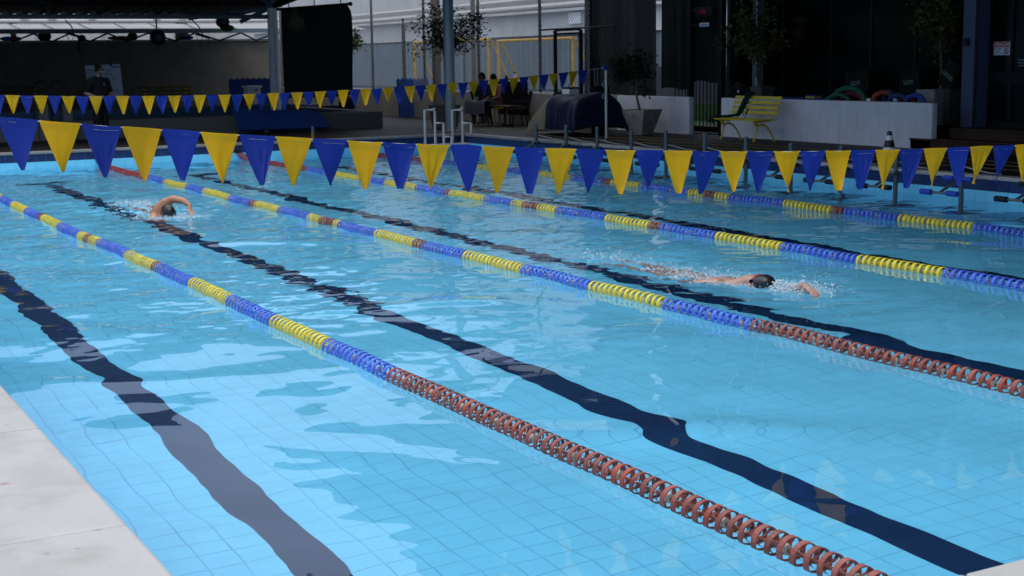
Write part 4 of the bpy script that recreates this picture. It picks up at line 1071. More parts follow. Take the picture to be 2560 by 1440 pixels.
for (ex, ey, rr_) in ((560, 40, .05), (590, -60, .035), (670, -60, .04), (690, -60, .04), (470, 46, .05), (760, -12, .06), (600, 55, .05)):
    e = PY(ex, ey, YC + (.6 if ex < 600 else .2)); q = MB(); q.tube([ctop, e], rr_, 8); q.build('strut', M_GREYSTEEL if ex < 700 else M_DARKMETAL, tr, smooth=True)
zt = PY(300, 42, YC).z
q = MB(); q.tube([(ctop.x - .12, YC, PY(660, 42, YC).z), (-8, YC, zt)], .055, 10); q.build('lower_chord', M_GREYSTEEL, tr, smooth=True)
for k, (a, b_) in enumerate(((478, 545), (478, 440), (395, 440), (395, 330), (250, 330), (250, 190), (120, 190), (120, 60), (572, 545))):
    q = MB(); q.tube([PY(a, 40, YC), PY(b_, -40, YC)], .022, 6); q.build('web_strut', M_DARKMETAL, tr)

# thick strut running up right from the column to the curtain rod
# hanging dark screen
YS = 30.2
a, b_ = PY(702, 26, YS), PY(868, 12, YS); zb_ = PY(780, 240, YS).z
scn = thing('hanging_screen', 'large black screen hanging from a pole beside the pale column', 'screen', ((a.x + b_.x) / 2, YS, zb_))
def sfn(u, v):
    x = a.x + (b_.x - a.x) * u + (.02 * math.sin(v * 5) if u > .9 else 0) + (.09 * min(v / .08, 1) if u > .97 else 0) - (.0); z1 = a.z + (b_.z - a.z) * u
    return (x, YS + .02 * math.sin(u * 9) * v + .01 * math.sin(u * 31 + v * 4), z1 + (zb_ - z1) * v)
q = MB(); q.sheet(sfn, 30, 16, .006); q.build('cloth', M_CURTAIN, scn, smooth=True)
q = MB(); q.tube([a + Vector((-.1, 0, .02)), b_ + Vector((.06, 0, .02))], .03, 8); q.ell(b_ + Vector((.08, 0, .02)), (.05, .05, .05), 10, 6); q.build('rod', M_DARKMETAL, scn, smooth=True)
for u in (.12, .5, .9):
    p = a.lerp(b_, u); q = MB(); q.tube([p, p + Vector((0, 0, 1.6))], .012, 6); q.build('hanger', M_DARKMETAL, scn)
q = MB(); q.bb((a.x + .05, YS - .02, zb_ - .03), (b_.x - .05, YS + .02, zb_)); q.build('bottom_bar', M_DARKMETAL, scn)
fl_ = thing('floodlight', 'dull yellow pointed lamp cover on top of the black screen', 'lamp', PY(740, 60, YS - .2))
c = PY(740, 45, YS - .25); q = MB(); q.lathe([(.02, .22), (.17, .0), (.2, -.22), (.12, -.3)][::-1], c, 8); q.build('cover', mat('dull_olive_cover', (.035, .035, .008), .7), fl_)
q = MB(); q.tube([c + Vector((0, .1, -.1)), c + Vector((0, .26, -.1))], .02, 6); q.build('bracket', M_DARKMETAL, fl_)

# raised small pool
YK = 28.9; zk = PY(700, 286, YK).z
xk1 = PY(958, 300, YK).x; ykb = 34.2
kp = thing('raised_pool', 'raised small pool with a low grey wall on the far deck', 'small pool', (4, 31, ZD))
q = MB(); q.bb((-9, YK, ZD - .05), (xk1, YK + .30, zk)); q.build('front_wall', mat('grey_plaster', (.085, .097, .092), .7, var=.15, dirt=(.05, .05, .05), coords='Position'), kp, bevel=.02)
q = MB(); q.bb((xk1 - .30, YK + .301, ZD - .05), (xk1, ykb, zk)); q.build('side_wall', MATS['grey_plaster'], kp, bevel=.02)
q = MB(); q.bb((-9, ykb - .3, ZD - .05), (xk1 - .301, ykb, zk + .08)); q.build('back_wall', MATS['grey_plaster'], kp)
met = MB(); tile_mb(met, (0, 0, 0), UX, UZ, Vector((0, -1, 0)), .2, .2); met = met.mesh('tile', M_TILEBLUE2)
for i in range(int((xk1 + 4) / .2)):
    inst('tile', met, kp, Vector((-3.9 + i * .2, ykb - .306, zk - .04)) - kp.location)
q = MB(); q.bb((-9, YK + .301, ZD - .04), (xk1 - .301, ykb - .301, zk - .16)); q.build('still_water', mat('dark_still_water', (.01, .03, .045), .05, var=.1), kp)
# blue foam mats
M0, M1, M2, M3 = PY(578, 278, YK - .02), PY(790, 283, YK - .02), PY(822, 322, 28.55), PY(598, 331, 28.45)
mt_ = thing('foam_mat', 'big blue foam mat sloping from the raised pool wall down to the deck', 'foam mat', (M0 + M2) / 2)
def mfn(u, v):
    t_ = M0.lerp(M1, u); b2 = M3.lerp(M2, u); p = t_.lerp(b2, v); return p + Vector((0, -.02 + .02 * math.sin(u * 5), .02 + .015 * math.sin(v * 3.1)))
q = MB(); q.sheet(mfn, 14, 6, .05); q.build('mat_sheet', M_BLUEMAT, mt_, bevel=.01)
q = MB(); q.ell(PZ(666, 332, ZD + .06), (.06, .06, .07), 10, 6); 
sl = thing('floor_spotlight', 'small black spotlight with a bright lens on the far deck below the blue mat', 'spotlight', PZ(666, 332, ZD)); q.build('housing', M_DARKMETAL, sl, smooth=True)
q = MB(); q.ell(PZ(666, 332, ZD + .05) + Vector((-.02, -.06, -.01)), (.025, .012, .015), 8, 6); q.build('lens', M_WHPRINT, sl)
# drain riser near coping
dr_ = thing('short_post', 'short post with a yellow lower half on the far pool edge', 'post', PZ(783, 345, ZD))
p = PZ(783, 346, ZD); q = MB(); q.tube([p, p + Vector((0, 0, .10))], .035, 10); q.build('yellow_sleeve', mat('ochre_paint', (.22, .12, .01), .6), dr_)
q = MB(); q.tube([p + Vector((0, 0, .101)), p + Vector((0, 0, .22))], .032, 10); q.build('pipe', M_GALV, dr_)

def puzzle_mat(label, pl, pr, zb, zt, y0, y1, n, lean=.0, stack=1):
    """upright foam mat with scalloped edges; pl,pr = x at left and right"""
    t = thing('foam_mat', label, 'foam mat', ((pl + pr) / 2, (y0 + y1) / 2, zb))
    q = MB(); W = (pr - pl); step = W / n; vs = [(pl, zb)]; 
    top = []
    for i in range(n):
        x = pl + i * step; top += [(x + step * .1, zt), (x + step * .3, zt + .035), (x + step * .55, zt + .035), (x + step * .75, zt), (x + step * .9, zt)]
    pts = [(pl, zb), (pr, zb), (pr, zt)] + top[::-1] + [(pl, zt)]
    f_ = [(x, y0 + (z - zb) * lean, z) for x, z in pts]; b2 = [(x, y0 + .06 + (z - zb) * lean, z) for x, z in pts]; N = len(pts)
    q.add(f_ + b2, [tuple(range(N)), tuple(range(2 * N - 1, N - 1, -1))] + [(i, N + i, N + (i + 1) % N, (i + 1) % N) for i in range(N)])
    q.build('mat_sheet', M_BLUEMAT, t)
    return t
YB_ = 37.0
puzzle_mat('dark blue scalloped foam mats standing by the back wall behind the pale column', PY(577, 240, YB_).x, PY(702, 240, YB_).x, zk - .3, PY(640, 198, YB_).z, YB_, YB_, 9, .08)
YB2 = PZ(1030, 292, ZD).y
puzzle_mat('bright blue foam mat leaning on the beige low wall left of the columns', PY(1000, 292, YB2).x, PY(1078, 292, YB2).x, ZD, PY(1040, 199, YB2).z, YB2, YB2, 8, .12)
# white box with lid
wb = PY(632, 268, 34.6)
bx_ = thing('white_box', 'white plastic box with a lid standing before the dark blue mats', 'box', (wb.x, 34.6, zk))
z1 = PY(632, 219, 34.6).z; q = MB(); q.bb((PY(616, 250, 34.6).x, 34.45, zk - .3), (PY(648, 250, 34.6).x, 34.8, z1)); q.build('box_body', M_WHITEPLA, bx_, bevel=.01)
q = MB(); q.bb((PY(612, 250, 34.6).x, 34.4, z1 + .001), (PY(651, 250, 34.6).x, 34.85, z1 + .05)); q.build('lid', M_WHITEPLA, bx_, bevel=.01)
q = MB(); q.bb((PY(638, 222, 34.4).x, 34.385, z1 - .07), (PY(645, 222, 34.4).x, 34.449, z1 - .04)); q.build('handle', M_BLKPRINT, bx_)
rb = thing('rucksack', 'crimson and black rucksack on the raised pool edge by the white box', 'rucksack', PY(612, 268, 34.0))
q = MB(); c = PY(615, 262, 34.05); q.ell(c, (.12, .1, .16), 14, 8); q.build('bag_body', M_CLOTHBLK, rb, smooth=True)
q = MB(); q.ell(c + Vector((-.05, -.05, .01)), (.07, .07, .13), 12, 8); q.build('pocket', mat('crimson_cloth', (.2, .01, .03), .7), rb, smooth=True)
q = MB(); q.bb(c + Vector((-.01, -.125, .02)), c + Vector((.06, -.115, .04))); q.build('green_trim', mat('neon_green', (.05, .5, .25), .6), rb)

# back wall, yellow benches by it, handrails of the small pool
YBW = 45.0
M_YELLOWSHADE = mat('shade_dimmed_yellow_paint', (.07, .058, .006), .6, spec=.2)  # yellow bench paint with the dimming of the shade put into its colour
t = thing('back_wall', 'long dark beige wall at the far left end', 'wall', (2, YBW, ZD))
zw = PY(400, 104, YBW).z
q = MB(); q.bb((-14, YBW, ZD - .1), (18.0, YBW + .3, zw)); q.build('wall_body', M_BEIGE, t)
q = MB(); q.bb((-14, YBW - .05, zw), (18.0, YBW + .35, zw + .06)); q.build('coping', M_AWN, t)
for (l, r_, pt, lab) in ((-40, 105, 217, 'shaded yellow bench by the back wall at the left edge'), (352, 482, 224, 'shaded yellow bench by the back wall right of the standing person')):
    yy = 42.0; A, B = PY(l, 230, yy).x, PY(r_, 230, yy).x; z = PY(50, pt, yy).z
    b = thing('wall_bench', lab, 'bench', ((A + B) / 2, yy, ZD))
    for k in range(3):
        q = MB(); q.bb((A, yy + .2, z - .06 - k * .11), (B, yy + .23, z - k * .11)); q.build('back_slat', M_YELLOWSHADE, b)
    for k in range(3):
        q = MB(); q.bb((A, yy - .2 + k * .13, z - .42), (B, yy - .1 + k * .13, z - .39)); q.build('seat_slat', M_YELLOWPAINT, b)
    for xx in (A + .15, B - .15):
        q = MB(); q.bb((xx, yy - .15, ZD - .01), (xx + .05, yy + .199, z - .43)); q.build('leg', M_YELLOWPAINT, b)
        q = MB(); q.bb((xx, yy + .24, ZD - .01), (xx + .05, yy + .28, z)); q.build('back_post', M_YELLOWPAINT, b)
for px, lab in ((85, 'left curved handrail of the small pool'), (130, 'right curved handrail of the small pool')):
    p = PY(px, 290, YK + .15); h = thing('grab_rail', lab, 'handrail', p, group=None)
    q = MB(); q.tube([(p.x, p.y, zk - .01)] + [(p.x + .18 * (1 - math.cos(a_)) , p.y + .1 * math.sin(a_), PY(px, 232, YK).z + .22 * math.sin(a_)) for a_ in np.linspace(0, PI, 9)] + [(p.x + .36, p.y + .1, zk - .01)], .018, 8); q.build('rail', M_DARKMETAL, h, smooth=True)
for px, lab in ((105, 'left pale support block below the curved handrails'), (165, 'right pale support block below the curved handrails')):
    p = PY(px, 300, YK + .1); h = thing('support_block', lab, 'block', p)
    q = MB(); q.bb((p.x - .09, YK - .14, ZD - .01), (p.x + .09, YK - .01, PY(px, 245, YK).z - .1)); q.build('block', MATS['grey_plaster'], h, bevel=.01)
# whiteboard
YW = 40.0
A, B = PY(212, 164, YW), PY(299, 160, YW); zb = PY(250, 250, YW).z
wbd = thing('whiteboard', 'whiteboard with faint handwriting behind the standing person', 'whiteboard', ((A.x + B.x) / 2, YW, zb))
q = MB(); q.sheet(lambda u, v: (A.x + (B.x - A.x) * u + .06 * v, YW, (A.z + (B.z - A.z) * u) * (1 - v) + zb * v), 4, 4, .03); q.build('board', mat('whiteboard_surface', (.66, .74, .82), .4, var=.05), wbd)
for k, (px0, px1, py) in enumerate(((216, 238, 176), (216, 236, 183), (218, 240, 191), (262, 276, 175), (262, 270, 186), (275, 279, 186), (262, 268, 195), (282, 288, 196), (280, 296, 226), (216, 226, 204))):
    p, r_ = PY(px0, py, YW - .035), PY(px1, py, YW - .035); q = MB(); q.bb((p.x, YW - .04, p.z - .008), (r_.x, YW - .037, p.z + .008)); q.build('handwriting', M_BLKPRINT, wbd)
p = PY(277, 163, YW - .035); q = MB(); q.ell(p, (.04, .005, .04), 10, 6); q.build('logo_dot', M_BLUEPAD, wbd)
q = MB(); q.bb((p.x + .02, YW - .042, p.z - .06), (p.x + .22, YW - .037, p.z - .03)); q.build('logo_bar', M_BLUEPAD, wbd)
for xx in (A.x + .1, B.x - .05):
    q = MB(); q.tube([(xx, YW + .05, zb + .02), (xx, YW + .1, ZD)], .02, 6); q.build('stand_leg', M_DARKMETAL, wbd)

# beam and lattice under the awning, awning, gutter pipe
t = thing('lattice_beam', 'dark beam with zigzag lattice above the back wall', 'beam', (2, YBW - .2, zw))
YL = YBW - .25
za, zb2 = PY(350, 83, YL).z, PY(350, 72, YL).z
q = MB(); q.bb((-14, YL, za), (17.9, YL + .12, zb2)); q.build('beam', M_GREYSTEEL, t)
zz = zw + .02
pxs = [30, 85, 130, 175, 225, 270, 320, 372, 440, 490, 550, 604, 640, 700]
for i, px in enumerate(pxs[:-1]):
    a_, b2 = PY(px, 90, YL).x, PY(pxs[i + 1], 90, YL).x
    q = MB(); q.tube([(a_, YL + .06, za if i % 2 else zz), (b2, YL + .06, zz if i % 2 else za)], .03, 6); q.build('lattice_bar', M_DARKMETAL, t)
t = thing('corrugated_awning', 'white corrugated awning with a round gutter pipe along the far left', 'awning', (2, YBW + 2, 3))
YA = YBW + .4
A0, A1 = PY(350, 73, YA).z, PY(350, 61, YA + 2.4).z
xs_ = np.arange(-14, 19.5, .07); vs = []; fs = []
for i, x in enumerate(xs_):
    d = .014 * (1 if i % 2 else -1); vs += [(x, YA, A0 + d - .03), (x, YA + 2.4, A1 + d + .02)]
for i in range(len(xs_) - 1): fs.append((2 * i, 2 * i + 2, 2 * i + 3, 2 * i + 1))
q = MB(); q.add(vs, fs); q.build('corrugated_sheet', M_AWN, t)
for k, px in enumerate((20, 105, 195, 285, 372, 460, 560)):
    a_, b2 = PY(px, 62, YA + 2.2), PY(px + 30, 73, YA + .1); q = MB(); q.tube([(b2.x, YA + .05, A0 + .012), (a_.x, YA + 2.3, A1 + .045)], .012, 4); q.build('seam', M_DARKMETAL, t)
zp = PY(350, 54, YA + 2.5).z; q = MB(); q.tube([(-14, YA + 2.5, zp - .02), (18.5, YA + 2.5, zp + .05)], .085, 10); q.build('gutter_pipe', M_WHITEPIPE, t, smooth=True)
for px in (60, 130, 230, 390, 455, 545):
    p = PY(px, 54, YA + 2.5); q = MB(); q.bb((p.x - .12, YA + 2.38, zp + .06), (p.x + .12, YA + 2.62, zp + .13)); q.build('pipe_bracket', M_WHITEPIPE, t)
# white rooms above the back wall, seen through the lattice
t = thing('white_annex', 'white annex seen through the lattice above the back wall', 'building', (2, YBW + 6, 0))
q = MB(); q.bb((-20, YBW + 5.0, -.1), (17.0, YBW + 8, 3.6)); q.build('wall', M_OFFWHITE, t)
for px in (65, 230, 355, 550):
    p = PY(px, 95, YBW + 4.6); q = MB(); q.bb((p.x - .25, YBW + 4.4, 0), (p.x + .25, YBW + 4.99, 3.6)); q.build('pilaster', M_OFFWHITE, t)
for pxa, pxb in ((28, 56), (440, 472)):
    p, r_ = PY(pxa, 95, YBW + 4.9), PY(pxb, 95, YBW + 4.9); q = MB(); q.bb((p.x, YBW + 4.93, 1.2), (r_.x, YBW + 4.99, 3.2)); q.build('opening', M_DARKFACADE, t)
for k, (px, py, col, lab) in enumerate(((20, 91, (.02, .06, .4), 'blue'), (35, 95, (.35, .02, .05), 'red'), (302, 99, (.22, .08, .07), 'dusty red'), (466, 100, (.02, .02, .25), 'navy'))):
    p = PY(px, py, YBW + .15); b = thing('stored_item', f'{lab} bundle lying on top of the back wall', 'bundle', (p.x, YBW + .15, zw + .06))
    q = MB(); q.ell((p.x, YBW + .16, zw + .12), (.42 if k == 2 else .25, .13, .07), 14, 6); q.build('bundle', mat('bundle_%s' % lab.replace(' ', '_'), col, .8), b, smooth=True)
for k, (px, lab, r_) in enumerate(((122, 'dark folded fan on top of the back wall near the left', .16), (205, 'dark lamp with cable hanging under the lattice beam', .1), (345, 'black bundle just left of the round speaker', .13))):
    p = PY(px, 95, YBW - .5); b = thing('hanging_lamp' if k == 1 else 'stored_item', lab, 'lamp' if k == 1 else 'bundle', p)
    q = MB(); q.ell((p.x, YBW - .45 if k == 1 else YBW + .15, p.z if k == 1 else zw + .06 + r_ * .8), (r_ * 1.3, r_ * .6, r_), 12, 8); q.build('body', M_DARKMETAL, b, smooth=True)
    if k == 1:
        q = MB(); q.tube([p + Vector((0, .1, .05)), p + Vector((-.1, .05, -.15)), p + Vector((-.08, .05, -.45))], .035, 6); q.build('cable', M_DARKMETAL, b)
# speakers hanging in the roof
def speaker(label, px, py, y, r):
    c = PY(px, py, y); t = thing('loudspeaker', label, 'loudspeaker', c)
    q = MB(); q.lathe([(r * .8, .25), (r, .1), (r, -.05), (r * .85, -.08)][::-1], c, 24, Matrix.Rotation(R(-90), 3, 'X')); q.build('housing', M_DARKMETAL, t, smooth=True)
    q = MB(); q.lathe([(r * .78, -.0), (r * .70, .02), (r * .2, .04)], c + Vector((0, -.05, 0)), 24, Matrix.Rotation(R(90), 3, 'X')); q.build('cone_grille', mat('slate_grille', (.05, .07, .085), .6), t, smooth=True)
    q = MB(); q.tube([c + Vector((0, .1, r)), c + Vector((0, .1, r + .5))], .02, 6); q.build('bracket', M_DARKMETAL, t)
speaker('round black loudspeaker under the lattice beam left of the middle', 395, 94, 38.0, .20)
speaker('black floodlight-like loudspeaker hanging near the pale column', 558, 55, 36.0, .15)
c = PY(568, 70, 36.0); yc = thing('lamp_shade', 'dull yellow lamp shade hanging below the second loudspeaker', 'lamp', c)
q = MB(); q.ell(c, (.19, .12, .09), 14, 8); q.build('shade', MATS['dull_olive_cover'], yc, smooth=True)
for k, (pA, pB, lab) in enumerate((((163, 50), (186, 88), 'left'), ((478, 48), (508, 90), 'right'))):
    a_, b2 = PY(*pA, 40.5), PY(*pB, 40.5); t = thing('ceiling_fan', f'{lab} thin suspended arm with a dark lamp below the gutter pipe', 'hanging lamp', b2)
    q = MB(); q.tube([a_, a_.lerp(b2, .5) + Vector((.05, 0, .03)), b2], .018, 6); q.build('arm', M_GALV, t)
    q = MB(); q.box(b2, (.4, .12, .06), Matrix.Rotation(.3, 3, 'Y')); q.build('lamp_body', M_DARKMETAL, t)
    q = MB(); q.tube([b2, b2 + Vector((-.12, 0, -.22)), b2 + Vector((-.22, 0, .05))], .01, 5); q.build('stay', M_DARKMETAL, t)

# ---------------------------------------------------------------- roofs
t = thing('far_roof', 'dark corrugated roof over the far left end', 'roof', (0, 36, 4))
ya, yb2 = 25.4, 46.0; zb3 = PY(300, 37, yb2).z; za3 = 3.9; xr = 14.4
xs_ = np.arange(-16, xr, .11); vs = []; fs = []
for i, x in enumerate(xs_):
    d = .03 * (1 if (i // 2) % 2 else -1); vs += [(x, ya, za3 + d), (x + (yb2 - ya) * .0, yb2, zb3 + d)]
for i in range(len(xs_) - 1): fs.append((2 * i, 2 * i + 2, 2 * i + 3, 2 * i + 1))
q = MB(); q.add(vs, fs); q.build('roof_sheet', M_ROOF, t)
q = MB(); q.bb((-16, ya - .06, za3 - .25), (xr, ya - .001, za3 + .12)); q.build('fascia', M_DARKMETAL, t)
for f in (.2, .45, .7, .96):
    y = ya + (yb2 - ya) * f; z = za3 + (zb3 - za3) * f; q = MB(); q.bb((-16, y - .05, z - .16), (xr, y + .05, z - .04)); q.build('purlin', M_DARKMETAL, t)
q = MB(); q.tube([(xr, ya, za3), (xr, yb2, zb3)], .07, 8); q.build('edge_beam', M_DARKMETAL, t)
cc = PY(108, -6, 38.0); dl = thing('ring_lamp', 'dim blue ring lamp under the dark far roof, cut by the top of the picture', 'lamp', cc)
q = MB(); q.tube([cc + Vector((.19 * math.cos(a_), 0, .13 * math.sin(a_))) for a_ in np.linspace(0, 2 * PI, 25)], .014, 6); q.build('ring', mat('slate_blue_ring', (.05, .12, .18), .5), dl)

t = thing('side_roof', 'dark flat roof over the right side deck and outer lanes', 'roof', (14, 9, 6))
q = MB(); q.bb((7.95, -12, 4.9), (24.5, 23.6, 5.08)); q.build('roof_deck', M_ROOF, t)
for y in np.arange(-11, 23.4, 2.6):
    q = MB(); q.bb((8.0, y - .05, 4.72), (24.4, y + .05, 4.899)); q.build('joist', M_DARKMETAL, t)
q = MB(); q.bb((7.85, -12, 4.7), (7.949, 23.6, 5.2)); q.build('gutter', M_ROOF, t)
for x_ in (12.74, 16.6):
    q = MB(); q.bb((x_ - .08, 23.601, 4.9), (x_ + .08, 31, 5.06)); q.build('beam', M_DARKMETAL, t)
t = thing('upper_building', 'dark upper storey of the club building above the side roof', 'building', (19, 9, 5.1))
q = MB(); q.bb((14.5, -10, 5.1), (24, 26.5, 11.5)); q.build('facade', M_DARKFACADE, t)

# ---------------------------------------------------------------- trees at the far end
kx = PZ(1110, 300, ZD)
_tp = PY(1112, 300, 27.6); b_ = Vector((_tp.x, 27.6, ZD))
square_pot('dark planter hidden between the thick and the beige column', b_, .4, .5, .45, M_DKPOT, .1)
tree('leafy tree spreading behind the thick blue-grey column', b_ + Vector((0, 0, .44)), PY(1110, 150, b_.y), PY(1112, 82, b_.y), (.66, .5, .50), 2300, M_LEAF, .042, .024, limbs=16)
sp_ = PY(886, 108, 35.0)
tree('small bright green tree peeping out from behind the black screen', Vector((sp_.x - .25, 35.0, ZD)), (sp_.x - .2, 35.0, 1.6), (sp_.x - .05, 35.0, sp_.z), (.28, .3, .34), 420, M_LEAF2, .05, .02)
# stub post in front of fence
p = PZ(1014, 288, ZD); zt_ = PY(1012, 60, p.y).z
t = thing('wrapped_pole', 'short dark pole with a spiral wrap before the grey-blue metal wall', 'pole', p)
q = MB(); q.tube([p, (p.x, p.y, zt_)], .05, 10); q.build('pole', M_DARKMETAL, t, smooth=True)
q = MB(); q.tube([(p.x + .055 * math.cos(k * .7), p.y + .055 * math.sin(k * .7), p.z + (zt_ - p.z) * k / 160) for k in range(161)], .009, 4); q.build('spiral_wrap', M_GALV, t)
q = MB(); q.tube([(p.x, p.y, zt_), (p.x, p.y, zt_ + .12)], .025, 8); q.build('pole_tip', M_DARKMETAL, t)

# ---------------------------------------------------------------- covered heap, bags, table group
YT = 24.4
q0 = PZ(1420, 336, ZD); hx0 = hx0_ = 13.68
tb = thing('tarp_covered_heap', 'heap under a khaki and a navy tarpaulin on the right deck', 'covered heap', (q0.x, q0.y, ZD))
yL, yR = PX(1350, 305, hx0_ + .2).y, PX(1538, 300, hx0_ + .75).y
zT = PX(1470, 237, hx0_ + .45).z
def hz(x, y):
    u = (y - yL) / (yR - yL); s = (x - (hx0_ + .45)) / .58
    e1 = max(0, 1 - max(0, abs(s)) ** 5) ** .32; 
    e2 = (min(1, u / .5) * (2 - min(1, u / .5))) ** .55 if u > 0 else 0
    e3 = max(0, 1 - max(0, (u - .55) / .45) ** 7) ** .4
    lump = 1 + .035 * math.sin(u * 9 + 1) * math.sin(s * 3 + .5) - .05 * math.exp(-((u - .62) / .1) ** 2) + .04 * math.exp(-((u - .8) / .08) ** 2)
    return ZD - .012 + (zT - ZD) * e1 * e2 * e3 * lump
def heap(label, u0, u1, m, up):
    def fn(a, v):
        s = math.sin((v - .5) * PI) * 1.0; u = u0 + (u1 - u0) * a
        su = .5 - .5 * math.cos(PI * min(1, max(0, u))) if u1 > .9 else u
        fold = .018 * math.sin(u * 46 + v * 3) + .012 * math.sin(u * 81 + 2)
        x = hx0_ + .45 + (.58 + up) * s * (1 + fold * abs(s) ** 3); y = yL + (yR - yL) * u
        z = hz(hx0_ + .45 + .58 * s * .9995, y) + up * 1.5 + .008 * math.sin(u * 60 + s * 5) * (1 - abs(s))
        return (x, y + .02 * math.sin(z * 14 + u * 5), max(z, ZD - .012))
    q = MB(); q.sheet(fn, 60, 40, .005); q.build(label, m, tb, smooth=True)
heap('khaki_tarpaulin', 0.002, .50, M_TANTARP, 0)
heap('navy_tarpaulin', .42, .998, M_NAVYTARP, .010)
bp_ = PX(1427, 243, hx0 + .5); bt = PX(1427, 218, hx0 + .5).z
b = thing('cool_bag', 'white bag with a black lid standing on the khaki and navy heap', 'bag', bp_)
q = MB(); q.box((bp_.x, bp_.y, bp_.z + .085), (.24, .26, .15)); q.build('bag_body', M_WHITEPLA, b, bevel=.02)
q = MB(); q.box((bp_.x, bp_.y, bp_.z + .175), (.25, .27, .03)); q.build('lid', M_CLOTHBLK, b, bevel=.01)
q = MB(); q.tube([(bp_.x, bp_.y + .1, bp_.z + .19), (bp_.x, bp_.y + .05, bp_.z + .24), (bp_.x, bp_.y - .05, bp_.z + .24), (bp_.x, bp_.y - .1, bp_.z + .19)], .008, 6); q.build('handle', M_CLOTHBLK, b)
b2_ = PX(1397, 240, hx0 + .5); b = thing('shoulder_bag', 'small black bag lying left of the white bag', 'bag', b2_); q = MB(); q.ell(b2_ + Vector((0, 0, .02)), (.1, .16, .07), 14, 8); q.build('bag_body', M_CLOTHBLK, b, smooth=True)
# umbrella-like bundle of poles
bn = PX(1488, 235, hx0 + .8); b = thing('bin_of_poles', 'black bin holding a bundle of thin poles by the fence gate', 'bin', (bn.x, bn.y, ZD))
q = MB(); q.lathe([(.16, ZD), (.19, bn.z + .15), (.175, bn.z + .15), (.15, ZD + .03)], (bn.x + .1, bn.y, 0), 18); q.build('bin_body', M_CLOTHBLK, b, smooth=True)
for k in range(7):
    q = MB(); a0 = Vector((bn.x + .1 + rnd.uniform(-.08, .08), bn.y + rnd.uniform(-.08, .08), ZD + .05)); q.tube([a0, a0 + Vector((rnd.uniform(-.05, .05), rnd.uniform(.0, .22), bn.z - ZD + .35 + rnd.uniform(-.1, .25)))], .011, 6); q.build('pole', M_GALV if k % 2 else M_DARKMETAL, b)
# table, chairs
tp_ = PX(1260, 268, 15.0)
tbl = thing('low_table', 'small dark table by the beige low wall beside the seated people', 'table', (15.0, tp_.y, ZD))
q = MB(); q.bb((14.75, tp_.y - .45, ZD + .40), (15.25, tp_.y + .35, ZD + .43)); q.build('table_top', M_WOOD, tbl, bevel=.006)
for sx in (-1, 1):
    for sy in (-1, 1):
        q = MB(); q.tube([(15.0 + sx * .2, tp_.y - .05 + sy * .34, ZD + .40), (15.0 + sx * .22, tp_.y - .05 + sy * .36, ZD - .012)], .016, 6); q.build('leg', M_DARKMETAL, tbl)
def chair(label, x, y, rz, m, s=.86):
    t = thing('plastic_chair', label, 'chair', (x, y, ZD - .012), rz)
    r = Matrix.Translation(Vector((x, y, ZD - .012))) @ Matrix.Rotation(rz, 4, 'Z') @ Matrix.Scale(s, 4)
    def B(nm, q, mm, sm=False):
        q.v = [tuple(r @ Vector(v)) for v in q.v]; q.build(nm, mm, t, smooth=sm)
    q = MB(); q.sheet(lambda u, v: ((u - .5) * .46, (v - .5) * .44, .43 + .03 * (abs(u - .5) * 2) ** 3 + .02 * v), 8, 8, .015); B('seat', q, m, True)
    q = MB(); q.sheet(lambda u, v: ((u - .5) * (.46 - .1 * v), .22 + .10 * v - .05 * (abs(u - .5) * 2) ** 2, .46 + .42 * v), 8, 8, .015); B('backrest', q, m, True)
    for sx in (-1, 1):
        for sy in (-1, 1):
            q = MB(); q.tube([(sx * .19, sy * .18, .43), (sx * .23, sy * .23, 0)], [.022, .016], 8); B('leg', q, m, True)
        q = MB(); q.tube([(sx * .23, -.16, .43), (sx * .25, -.15, .62), (sx * .25, .05, .64), (sx * .22, .24, .62)], .017, 8); B('armrest', q, m, True)
ch = [PX(1225, 300, 14.75), PX(1180, 300, 14.6)]
chair('black plastic chair left of the low table', 14.85, PX(1208, 300, 14.85).y, R(60), M_CLOTHBLK)
chair('black plastic chair right of the low table beside the khaki tarpaulin', 14.9, PX(1300, 300, 14.9).y, R(-110), M_CLOTHBLK)
ys3 = PX(1243, 300, 15.2)
st_ = thing('yellow_stool', 'small yellow stool under the seated person in pink', 'stool', (15.2, ys3.y, ZD))
q = MB(); q.bb((15.02, ys3.y - .22, ZD + .34), (15.38, ys3.y + .22, ZD + .38)); q.build('seat', M_YELLOWPAINT, st_, bevel=.006)
for sx in (-1, 1):
    for sy in (-1, 1):
        q = MB(); q.tube([(15.2 + sx * .14, ys3.y + sy * .17, ZD + .34), (15.2 + sx * .16, ys3.y + sy * .19, ZD - .012)], .017, 6); q.build('leg', M_YELLOWPAINT, st_)
cb_ = PX(1290, 240, 15.35)
bd = thing('dark_noticeboard', 'dark board with a pale top edge leaning behind the low table', 'board', (15.45, cb_.y, ZD))
za_, zb_ = ZD + .2, PX(1300, 204, 15.45).z
q = MB(); q.bb((15.45, PX(1316, 240, 15.45).y, za_), (15.49, PX(1243, 240, 15.45).y, zb_)); q.build('board', M_CLOTHBLK, bd)
q = MB(); q.bb((15.44, PX(1316, 240, 15.45).y, zb_), (15.50, PX(1243, 240, 15.45).y, zb_ + .025)); q.build('top_edge', M_WHITEPLA, bd)
